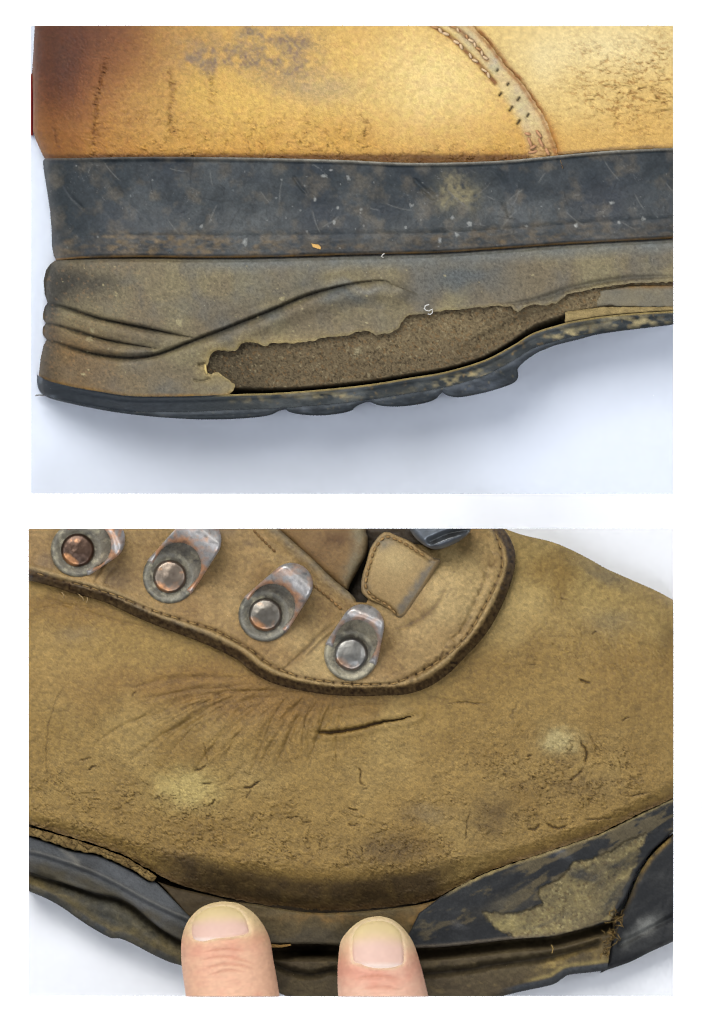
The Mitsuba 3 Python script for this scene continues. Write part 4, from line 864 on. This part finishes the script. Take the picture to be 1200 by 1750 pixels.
def k5c(x, y, d):
    c = np.tile(C(112, 118, 124), (len(x), 1))
    c = mixc(c, C(60, 60, 58), np.clip(1.1 * G(x, y, 775, 912, 26, 7, -.4) + .8 * G(x, y, 742, 926, 7, 6), 0, .9))
    return c * (.65 + .7 * N(x, y, 9, 382, 3))[:, None]
k = num(FB + '__lace_hook'); relief(k, HK5, k5z, k5c, 'metal', CB, step=1.1, zb=250)
labels[k] = {'label': 'dark blue grey lace hook cut off at the top edge'}

# ---- rands, torn_welt, gap shade strip and sole of the lower boot
def tornz(x, y, d): return dome(x, y) + 0 * x
LT = cr([(30, 1404), (50, 1412), (107, 1428), (180, 1451), (215, 1465), (247, 1483), (268, 1497)])
welt_poly = np.vstack([jag(LT, 1.2, 8, 21), jag(cr([(268, 1499), (262, 1505), (254, 1503), (227, 1486), (200, 1473), (167, 1459), (123, 1451), (90, 1439), (50, 1426), (30, 1420)]), 2.2, 9, 22)])
def welt_z(x, y, d):
    w, r = W(*warp(x, y, 5, 7, 404), 11, 401, 1.3, .45)
    return 200 + 4 * (r - .5) - 2.5 * np.exp(-(w / .1) ** 2) + 7 * (N(x, y, 8, 402, 4) - .5) - rnd(d, 4, 4)
def welt_c(x, y, d):
    w, r = W(*warp(x, y, 5, 7, 404), 11, 401, 1.3, .45)
    c = mixc(np.tile(C(146, 122, 76), (len(x), 1)), C(108, 86, 50), r * .7)
    c = mixc(c, C(56, 44, 28), .5 * np.exp(-(w / .1) ** 2) * sm(.4, .6, N(x, y, 9, 405, 3)))
    c = mixc(c, C(84, 66, 38), np.clip(2.4 * (N(x, y, 13, 406, 4) - .45), 0, .9))
    return c * (.6 + .8 * N(x, y, 4, 403, 3))[:, None]
relief(FB + '__welt', np.vstack([VB + [0, -22], (VB + [0, 24])[::-1]]), lambda x, y, d: 128 + 4 * N(x, y, 9, 395, 2), lambda x, y, d: np.tile(C(52, 42, 28), (len(x), 1)) * (.6 + .8 * N(x, y, 6, 396, 2))[:, None], 'foam', CB, step=2.5)  # dark strip standing in for the shade in the gap under the vamp
relief(FB + '__torn_welt', welt_poly, welt_z, welt_c, 'foam', CB, step=1.2, zb=80, wall=C(60, 48, 28))
labels[FB + '__torn_welt'] = {'label': 'cracked tan strip along the left rand edge'}

# left grey rand
lr_low = cr([(30, 1476), (50, 1488), (100, 1505), (160, 1524), (200, 1532), (230, 1548), (260, 1574), (285, 1592), (330, 1615), (350, 1622)])
lrand_poly = np.vstack([cr([(30, 1422), (50, 1428), (90, 1441), (123, 1453), (167, 1461), (200, 1475), (227, 1488), (254, 1505), (268, 1508), (303, 1543), (327, 1567), (350, 1590)]), lr_low[::-1]])
R1, R2 = Line([(40, 1450), (90, 1463), (150, 1484), (197, 1506), (240, 1530), (290, 1555), (330, 1572)]), Line([(30, 1474), (60, 1492), (90, 1503)])
scuff = Line([(98, 1443), (117, 1458), (126, 1466), (138, 1482)])
def lr_z(x, y, d):
    dd, t, s = R1(x, y)
    z = 186 - 14 * sm(0, 40, dd * s) + 3.5 * np.exp(-(dd / 4) ** 2) - 3.5 * np.exp(-((dd - 8) / 5) ** 2) * (s > 0)
    return z + 4 * (N(x, y, 40, 411, 3) - .5) + .8 * (N(x, y, 5, 412, 2, 3, .4) - .5) - rnd(d, 4, 4) - 8 * np.exp(-(R2(x, y)[0] / 5) ** 2)
def lr_c(x, y, d):
    X, Y = warp(x, y, 20, 34, 413)
    dd, t, s = R1(x, y)
    c = mixc(np.tile(C(88, 90, 92), (len(x), 1)), C(64, 66, 66), np.clip(1.8 * (N(X, Y, 40, 414, 4) - .35), 0, .9))
    c = mixc(c, C(58, 58, 58), .7 * G(X, Y, 150, 1482, 30, 18))
    c = mixc(c, C(86, 78, 58), np.clip(.9 * sm(4, 26, dd * s) * (.2 + 1.2 * N(x, y, 20, 415, 3)), 0, .8))
    c = mixc(c, C(126, 122, 112), np.clip(.6 * groove(x, y, scuff, 1, 5, 416, .2, .6) + .35 * np.exp(-(dd / 3) ** 2), 0, .8))  # pale scuff, plus a highlight painted along the ridge
    return c * (.78 + .44 * N(x, y, 4, 417, 3, 2, .45))[:, None]
relief(FB + '__rubber_rand', lrand_poly, lr_z, lr_c, 'rubber', CB)
labels[FB + '__rubber_rand'] = {'label': 'grey rubber rand at the left of the fingers'}

# centre strip of rand pressed by the fingers and the right rand
crand_poly = np.vstack([cr([(270, 1506), (300, 1516), (330, 1523), (373, 1533), (400, 1540), (440, 1545), (467, 1550), (533, 1559), (600, 1558), (667, 1552), (717, 1545), (752, 1536)]), [(748, 1546), (722, 1606)],
                        cr([(706, 1619), (640, 1618), (583, 1615), (533, 1612), (467, 1613), (440, 1612), (380, 1604), (340, 1592), (325, 1570), (303, 1543), (284, 1521)])])
def cr_z(x, y, d): return 184 - 8 * sm(1560, 1615, y) + 5 * (N(x, y, 40, 421, 3, 2) - .5) + 2.6 * (N(x, y, 9, 422, 3, 2) - .5) - rnd(d, 5, 6)
def cr_c(x, y, d):
    X, Y = warp(x, y, 14, 20, 423)
    c = mixc(np.tile(C(96, 82, 54), (len(x), 1)), C(80, 72, 56), np.clip(sm(1575, 1605, Y) + 1.2 * (N(X, Y, 30, 424, 3) - .5), 0, .9))
    c = mixc(c, C(64, 52, 34), np.clip(sm(430, 380, X) * .8, 0, .8))
    c = mixc(c, C(126, 98, 56), np.clip(np.clip(G(X, Y, 555, 1566, 70, 8) + 1.1 * G(X, Y, 705, 1566, 34, 12, -.5) + .6 * G(X, Y, 730, 1545, 20, 10), 0, 1) * (1.6 * N(x, y, 8, 425, 3) - .1), 0, .8))
    return c * (.3 + .8 * N(x, y, 4, 426, 3, 1.6) + .6 * N(x, y, 11, 427, 4, 2))[:, None]
relief(FB + '__rand_strip', crand_poly, cr_z, cr_c, 'rubber', CB, zb=120)
labels[FB + '__rand_strip'] = {'label': 'thin loose rubber strip pressed down by two fingers'}

RT = np.array([p for p in VB if p[0] > 752]) + [0, 1]
rr_low = cr([(1044, 1573), (1013, 1582), (977, 1591), (943, 1599), (893, 1603), (860, 1606), (827, 1610), (760, 1617), (700, 1620)])
rrand_poly = np.vstack([[(690, 1612), (716, 1560)], jag(RT, 1.6, 8, 24), [(1190, 1400), (1150, 1420), (1112, 1455), (1088, 1490), (1068, 1535)], rr_low])
RLOW = Line(rr_low, False)
worn_poly = Polygon(cr([(823, 1557), (837, 1577), (860, 1594), (893, 1602), (943, 1598), (977, 1590), (1013, 1577), (1043, 1570), (1053, 1547), (1070, 1513), (1084, 1484), (1094, 1452), (1104, 1424), (1085, 1429), (1060, 1441), (1027, 1461), (1000, 1468), (980, 1473), (968, 1488), (956, 1500), (940, 1509),
                         (927, 1513), (917, 1526), (924, 1541), (912, 1551), (893, 1555), (860, 1560)], 6, True)).buffer(0)
wb = cKDTree(np.array(worn_poly.segmentize(1).exterior.coords))
def worn(x, y):
    a, b = warp(x, y, 5, 9, 431)
    d = wb.query(np.stack([a, b], 1), workers=-1)[0]
    return np.where(shapely.contains_xy(worn_poly, a, b), d, -d)
def rr_z(x, y, d):
    b = np.clip(y - vby(x), 0, None)
    z = 196 - 26 * sm(0, 130, b) + 4 * (N(x, y, 50, 432, 3) - .5) + .8 * (N(x, y, 5, 433, 2, 3, -.35) - .5) - rnd(d, 4, 4)
    w = worn(x, y)
    return z - 3 * sm(-1.5, 2.5, w) + sm(0, 3, w) * 2.4 * (N(x, y, 5, 434, 3) - .5) + 2 * np.exp(-(RLOW(x, y)[0] / 5) ** 2)
def rr_c(x, y, d):
    X, Y = warp(x, y, 20, 34, 435)
    c = mixc(np.tile(C(43, 44, 45), (len(x), 1)), C(68, 69, 68), np.clip(1.7 * (N(X, Y, 44, 436, 4, 1.8, -.4) - .42), 0, .9))
    e = Line(RT, False)(x, y)[0]
    c = mixc(c, C(162, 144, 96), np.clip(sm(7, 1.5, e + 5 * (N(x, y, 8, 437, 3) - .5)) * sm(755, 790, x) * (.3 + .9 * N(x, y, 14, 438, 3)), 0, .9))
    w = worn(x, y)
    t = np.clip(sm(-2, 4.5, w) * (.72 + 1.1 * (N(x, y, 7, 439, 4) - .45)), 0, .96)
    t *= 1 - .75 * sm(1000, 1075, x + .35 * (y - 1500)) * sm(.35, .6, N(x, y, 11, 445, 4, 4, -.62))
    dark = np.clip(1.3 * G(X, Y, 1008, 1488, 28, 12, .1) + .9 * G(X, Y, 1058, 1472, 24, 9, -.3) + .5 * G(X, Y, 1040, 1540, 40, 6, -.7) + .6 * G(X, Y, 930, 1578, 50, 4, -.25), 0, 1)
    wc = mixc(np.tile(C(150, 134, 90), (len(x), 1)), C(116, 104, 76), np.clip(2.4 * (N(X, Y, 20, 440, 5, 1.8, -.5) - .42), 0, .85))
    rs = W(x, y, 4, 446)[1]
    wc = mixc(wc, C(96, 74, 44), .5 * (rs > .86))
    wc = mixc(wc, C(192, 176, 124), .45 * (rs < .12))
    wc = mixc(wc, C(176, 160, 104), .7 * np.clip(G(X, Y, 860, 1580, 40, 14), 0, 1))
    wc = mixc(wc, C(64, 64, 64), .85 * dark)
    c = c * (1 - t[:, None]) + wc * t[:, None]
    c = mixc(c, C(104, 96, 78), np.clip(.8 * G(X, Y, 870, 1544, 46, 13, -.25) * (.4 + .8 * N(x, y, 10, 441, 3, 3, -.2)), 0, .7))
    c = mixc(c, C(104, 106, 108), .6 * G(X, Y, 960, 1463, 18, 8))
    c = mixc(c, C(122, 108, 76), np.clip(1.0 * (1 - t) * sm(840, 960, x) * sm(.5, .68, N(x, y, 12, 447, 4, 3.5, -.55)) + .4 * sm(.58, .74, N(x, y, 10, 448, 5, 2.5, -.4)), 0, .5))
    c = mixc(c, C(118, 106, 88), np.clip(sm(8, 2, RLOW(x, y)[0]) * sm(960, 860, x) * (.3 + .7 * N(x, y, 8, 442, 3, 2)), 0, .7))
    c = mixc(c, C(104, 104, 104), .5 * G(X, Y, 786, 1580, 10, 7) * N(x, y, 4, 443, 2) * 1.6)
    return c * (.76 + .48 * N(x, y, 3.6, 444, 3, 1.8, -.35))[:, None]
relief(FB + '__rubber_rand_001', rrand_poly, rr_z, rr_c, 'rubber', CB, zb=110, wall=C(96, 82, 58))
labels[FB + '__rubber_rand_001'] = {'label': 'dark rubber rand with a large worn tan patch'}

# toe cap at the far right
toe_poly = np.vstack([cr([(1200, 1382), (1150, 1424), (1114, 1459), (1091, 1494), (1072, 1538), (1058, 1568), (1044, 1600), (1034, 1640), (1026, 1662)]), cr([(1037, 1657), (1077, 1643), (1113, 1625), (1150, 1608), (1200, 1580)])])
TG = Line([(1060, 1612), (1100, 1592), (1150, 1566), (1200, 1540)])
def toe_z(x, y, d): return 186 - 34 * sm(1440, 1640, y) + 4 * (N(x, y, 40, 451, 3) - .5) + 1.2 * (N(x, y, 5, 452, 3) - .5) - rnd(d, 14, 16) - groove(x, y, TG, 8, 5, 453, 0)
def toe_c(x, y, d):
    X, Y = warp(x, y, 14, 22, 454)
    c = mixc(np.tile(C(42, 43, 44), (len(x), 1)), C(76, 76, 74), np.clip(2.2 * (N(X, Y, 24, 455, 4, 2, -.7) - .44), 0, .9))
    c = mixc(c, C(138, 138, 132), np.clip(1.0 * G(X, Y, 1104, 1580, 22, 10, -.6) * (.5 + .8 * N(x, y, 6, 456, 3)) + .5 * G(X, Y, 1075, 1605, 22, 10, -.6), 0, .85))
    c = mixc(c, C(150, 124, 70), np.clip(sm(11, 2, d) * sm(1600, 1440, y) * (1.9 * N(x, y, 9, 457, 3) - .6), 0, .85))
    return c * (.72 + .56 * N(x, y, 4, 458, 3))[:, None]
relief(FB + '__toe_cap', toe_poly, toe_z, toe_c, 'rubber', CB)
labels[FB + '__toe_cap'] = {'label': 'black rubber toe cap with a pale scuff'}

# midsole below the rands
MSIL = cr([(30, 1512), (50, 1522), (80, 1535), (107, 1550), (128, 1565), (150, 1580), (170, 1592), (190, 1602), (205, 1603), (227, 1612), (257, 1628), (287, 1642), (310, 1649), (380, 1668), (470, 1694), (520, 1712), (600, 1722), (760, 1722), (850, 1703), (893, 1693), (943, 1682), (960, 1672), (973, 1665), (1007, 1661), (1037, 1657)])
mid_poly = np.vstack([MSIL, [(1046, 1600), (1046, 1562), (1010, 1572), (940, 1588), (880, 1594), (800, 1606), (700, 1610), (583, 1606), (467, 1604), (380, 1596), (340, 1585), (300, 1586), (260, 1564), (230, 1540), (200, 1524), (160, 1516), (100, 1498), (50, 1480), (30, 1470)]])
M1 = Line([(440, 1640), (470, 1648), (500, 1660), (533, 1665), (573, 1658), (640, 1664), (727, 1663), (800, 1656), (843, 1648), (927, 1637), (967, 1628), (1020, 1612)])
M2 = Line([(30, 1482), (60, 1496), (110, 1508), (165, 1527), (200, 1534), (228, 1548), (254, 1570), (282, 1591), (312, 1609), (340, 1618)])
M3 = Line([(30, 1500), (100, 1530), (150, 1560), (220, 1594)])
ms_line = Line(MSIL, False)
def mid_z(x, y, d):
    b = M1(x, y)
    z = 158 + 5 * (N(x, y, 50, 461, 3) - .5) + 2.0 * (N(x, y, 8, 462, 3) - .5) + .9 * (N(x, y, 3.6, 463, 2) - .5) - rnd(ms_line(x, y)[0], 12, 10)
    z -= groove(x, y, M1, 16, 6, 464, 0) + groove(x, y, M2, 16, 9, 465, 0)
    z += 8 * np.exp(-((M2(x, y)[0] - 22) / 12) ** 2) * (M2(x, y)[2] > 0)
    gap = np.interp(x, rr_low[::-1][:, 0], rr_low[::-1][:, 1])
    return z - 56 * sm(24, 3, y - gap) * sm(430, 470, x)
def mid_c(x, y, d):
    d = ms_line(x, y)[0]
    X, Y = warp(x, y, 18, 28, 466)
    c = mixc(np.tile(C(82, 70, 50), (len(x), 1)), C(96, 84, 58), np.clip(2 * (N(X, Y, 36, 467, 4, 2) - .42), 0, .9))
    c = mixc(c, C(56, 48, 34), np.clip(2.2 * (N(X, Y, 16, 474, 4, 2.5) - .5), 0, .8))
    c = mixc(c, C(126, 108, 70), np.clip(3 * (N(x, y, 9, 475, 4, 2) - .62), 0, .7))
    c = mixc(c, C(80, 78, 66), .8 * sm(420, 280, X))
    c = mixc(c, C(112, 98, 62), np.clip(sm(420, 300, X) * (.9 * np.exp(-((d - 14) / 12) ** 2) + 1.6 * (N(X, Y, 20, 468, 4) - .5)), 0, .8))
    c = mixc(c, C(58, 60, 60), np.clip(sm(420, 300, X) * 2.4 * (N(X, Y, 30, 469, 4, 2, .5) - .5), 0, .8))
    c = mixc(c, C(160, 136, 82), np.clip((G(X, Y, 955, 1638, 34, 9, -.5) + .8 * G(X, Y, 1020, 1622, 20, 14)) * (1.6 * N(x, y, 7, 470, 3) - .1), 0, .85))
    c = mixc(c, C(150, 132, 84), np.clip(np.exp(-((d - 16) / 4) ** 2) * sm(880, 920, X) * (1.5 * N(x, y, 8, 471, 3)), 0, .8))
    c = mixc(c, C(62, 66, 70), np.clip(sm(15, 9, d) * (1.1 * sm(840, 900, x) + .7 * sm(330, 260, x) * (1.6 * N(x, y, 16, 472, 3))), 0, .9))
    c = mixc(c, C(40, 34, 26), .7 * np.clip(groove(x, y, M1, 1, 7, 464, 0) + groove(x, y, M2, 1, 8, 465, 0), 0, 1))
    return c * (.68 + .64 * N(x, y, 4, 473, 3, 1.4))[:, None]
relief(FB + '__midsole', mid_poly, mid_z, mid_c, 'rubber', CB)
labels[FB + '__midsole'] = {'label': 'muddy brown midsole and thin outsole edge'}

# fibre fuzz in the toe crease and loose leather fibres on the eyestay edge
for i in range(60):
    t = rng.random()
    x0, y0 = 1056 - 24 * t + rng.uniform(-6, 8), 1558 + 72 * t + rng.uniform(-6, 6)
    a = rng.uniform(0, 6.3); p = [(x0, y0, 178)]
    for j in range(5):
        a += rng.uniform(-.9, .9); p.append((p[-1][0] + 2.6 * math.cos(a), p[-1][1] + 2.6 * math.sin(a), 182 + 8 * math.sin(j * .8)))
    tube(num(FB + '__torn_fibre'), np.array(p), rng.uniform(.5, 1.1), 'thread', C(132, 106, 58) * rng.uniform(.35, 1.2), sides=5)
for a, b in (((107, 1012), (110, 1022)), ((137, 1016), (144, 1026)), ((133, 1013), (138, 1020)), ((150, 1020), (148, 1030))):
    tube(num(FB + '__torn_fibre'), np.array([(a[0], a[1], 262), ((a[0] + b[0]) / 2 + 2, (a[1] + b[1]) / 2, 266), (b[0], b[1], 258)], float), 1.1, 'thread', C(176, 148, 100), sides=5)
tube(num(FB + '__torn_fibre'), np.array([(942, 1614, 170), (945, 1620, 174), (943, 1628, 172)], float), 1.0, 'thread', C(170, 140, 80), sides=5)
relief(FB + '__rubber_sliver', np.array([(463, 1612), (480, 1614), (497, 1612), (498, 1615), (482, 1618), (464, 1618)]), lambda x, y, d: 180 + 0 * x, lambda x, y, d: np.tile(C(140, 108, 60), (len(x), 1)), 'foam', CB, step=1.2, drop=14)

# ================================================================ FINGERS
labels['person'] = {'label': 'bare hand seen as two fingertips with short nails pressing the loose rubber strip', 'category': 'person'}
def finger(key, left, right, tip, zc0, zc1, nail, creases_, seed, tint):
    Lp, Rp = cr(left, 8), cr(right, 8)
    y1 = CB[3]
    s = np.linspace(0, 1, 150)
    ys = tip + (y1 - tip) * (s ** 2 * .55 + s * .45 - 0) 
    ys = np.concatenate([tip + np.array([.05, .35, .9, 1.6, 2.6, 3.8]), ys[(ys > tip + 4.5)]])
    xL = np.interp(ys, Lp[:, 1], Lp[:, 0]); xR = np.interp(ys, Rp[:, 1], Rp[:, 0])
    cx, w = (xL + xR) / 2, (xR - xL) / 2
    wf = lambda y: np.interp(y, ys, w); cf_ = lambda y: np.interp(y, ys, cx)
    zc = lambda y: zc0 + (zc1 - zc0) * np.clip((y - tip) / (y1 - tip), 0, 1)
    hf = lambda y: np.minimum(.80 * wf(y), .80 * wf(y1))
    E = 2.25
    nail_g = Polygon(cr(nail, 6, True)).buffer(0)
    nb = cKDTree(np.array(nail_g.segmentize(.5).exterior.coords))
    def nd(x, y):
        d = nb.query(np.stack([x, y], 1))[0]; return np.where(shapely.contains_xy(nail_g, x, y), d, -d)
    def surf(x, y):
        u = np.clip((x - cf_(y)) / np.maximum(wf(y), 1e-3), -1, 1)
        return zc(y) + hf(y) * np.maximum(1 - np.abs(u) ** E, 0) ** (1 / E)
    def disp(x, y):
        n = nd(x, y)
        z = -1.6 * np.exp(-(n / 2.4) ** 2) + 2.2 * np.exp(-((n + 9) / 8) ** 2) * (n < 0) - 3 * sm(0, 6, n)
        for l, dep, wid in creases_: z -= groove(x, y, l, dep, wid, seed, .3, .5)
        return z + 1.2 * (N(x, y, 12, seed + 1, 3, 2.2) - .5) + .9 * (N(x, y, 2.6, seed + 2, 2) - .5) - .7 * np.exp(-(W(x, y, 6, seed + 8, 1.8)[0] / .2) ** 2) * (nd(x, y) < 0)
    K = 120
    ph = np.linspace(0, 2 * np.pi, K, endpoint=False)
    cs, sn = np.cos(ph), np.sin(ph)
    ex = np.sign(cs) * np.abs(cs) ** (2 / E); ez = np.sign(sn) * np.abs(sn) ** (2 / E)
    x = cx[:, None] + w[:, None] * ex; y = np.repeat(ys[:, None], K, 1); z = zc(ys)[:, None] + hf(ys)[:, None] * ez
    up = np.repeat(np.maximum(ez, 0)[None] ** .5, len(ys), 0)
    z = z + disp(x.ravel(), y.ravel()).reshape(x.shape) * up
    v = np.stack([x, y, z], -1).reshape(-1, 3)
    n = len(ys); f = []
    i, j = np.meshgrid(np.arange(n - 1), np.arange(K), indexing='ij'); q = (j + 1) % K
    f = np.vstack([np.stack([i * K + j, i * K + q, (i + 1) * K + q], -1).reshape(-1, 3), np.stack([i * K + j, (i + 1) * K + q, (i + 1) * K + j], -1).reshape(-1, 3)])
    v = np.vstack([v, [(cx[0], tip, zc(tip))], [(cx[-1], ys[-1], zc(y1))]])
    jj = np.arange(K); qq = (jj + 1) % K
    f = np.vstack([f, np.stack([qq * 0 + n * K, qq, jj], 1), np.stack([jj * 0 + n * K + 1, (n - 1) * K + jj, (n - 1) * K + qq], 1)])
    X, Y = v[:, 0], v[:, 1]
    c = np.tile(C(*tint), (len(v), 1))
    dn = nd(X, Y)
    c = mixc(c, C(232, 160, 134), np.clip(.7 * np.exp(-((dn + 16) / 20) ** 2) * sm(tip + 40, tip + 70, Y) + 1.9 * (N(X, Y, 20, seed + 3, 4) - .52), 0, .8))
    c = mixc(c, C(246, 228, 168), np.clip(sm(tip + 95, tip + 8, Y + 16 * (N(X, Y, 22, seed + 9, 3) - .5)), 0, 1) * .7)
    c = mixc(c, C(240, 214, 176), np.clip(.7 * np.exp(-((dn + 1) / 3) ** 2) * N(X, Y, 5, seed + 4, 2) * 1.3, 0, .8))
    for l, dep, wid in creases_: c = mixc(c, C(196, 122, 92), .45 * np.clip(groove(X, Y, l, 1, wid, seed, .3, .5), 0, 1))
    c *= (.86 + .28 * N(X, Y, 4, seed + 5, 3))[:, None]
    put(key, v, f, 'skin', c)
    def nz(x, y, d): return surf(x, y) + .2 - 1.2 * sm(4, 0, d)
    ny0, ny1 = nail_g.bounds[1], nail_g.bounds[3]
    def ncol(x, y, d):
        t = (y - ny0) / (ny1 - ny0)
        k = np.tile(C(238, 198, 180), (len(x), 1))
        k = mixc(k, C(240, 196, 166), .7 * sm(5, 0, d))
        fe = sm(.58, .14, t - .18 * ((x - cf_(y)) / wf(y)) ** 2 + .06 * (N(x, y, 20, seed + 6, 2) - .5))
        k = mixc(k, C(244, 222, 158), .8 * fe)
        k = mixc(k, C(248, 226, 212), .8 * sm(.84, .95, t))
        return k * (.96 + .08 * N(x, y, 6, seed + 7, 2, 1))[:, None]
    relief(key + '__fingernail', nail_g, nz, ncol, 'nail', CB, step=1.0, drop=6)
fl = [(380, 1539), (360, 1543), (341, 1552), (325, 1568), (316, 1585), (311, 1605), (310, 1625), (312, 1655), (319, 1705), (321, 1720)]
fr = [(380, 1539), (405, 1542), (423, 1551), (438, 1563), (452, 1582), (462, 1605), (467, 1635), (473, 1668), (479, 1705), (481, 1720)]
finger('person__finger', fl, fr, 1539, 224, 250, [(330, 1600), (329, 1578), (338, 1562), (356, 1551), (380, 1547), (402, 1551), (416, 1562), (424, 1580), (424, 1593), (400, 1599), (370, 1602), (345, 1607)],
       [(Line([(340, 1640), (375, 1633), (410, 1637), (440, 1648)]), 1.2, 3), (Line([(345, 1655), (380, 1646), (415, 1648), (438, 1656)]), 1.6, 3), (Line([(352, 1666), (390, 1656), (425, 1660)]), 1.1, 2.6), (Line([(345, 1626), (385, 1620), (425, 1624)]), .9, 2.4)], 500, (240, 188, 154))
gl = [(648, 1564), (625, 1568), (606, 1579), (592, 1593), (582, 1609), (578, 1640), (577, 1670), (578, 1705), (578, 1720)]
gr = [(648, 1564), (668, 1569), (684, 1580), (698, 1596), (709, 1616), (720, 1652), (727, 1680), (733, 1705), (736, 1720)]
finger('person__finger_001', gl, gr, 1564, 224, 246, [(604, 1640), (602, 1610), (607, 1590), (622, 1577), (646, 1572), (668, 1577), (683, 1591), (689, 1612), (690, 1640), (680, 1649), (655, 1653), (632, 1651), (615, 1645)],
       [(Line([(600, 1672), (645, 1666), (690, 1672)]), 1.2, 4), (Line([(612, 1690), (650, 1684), (690, 1690)]), 1.0, 4)], 540, (242, 192, 164))
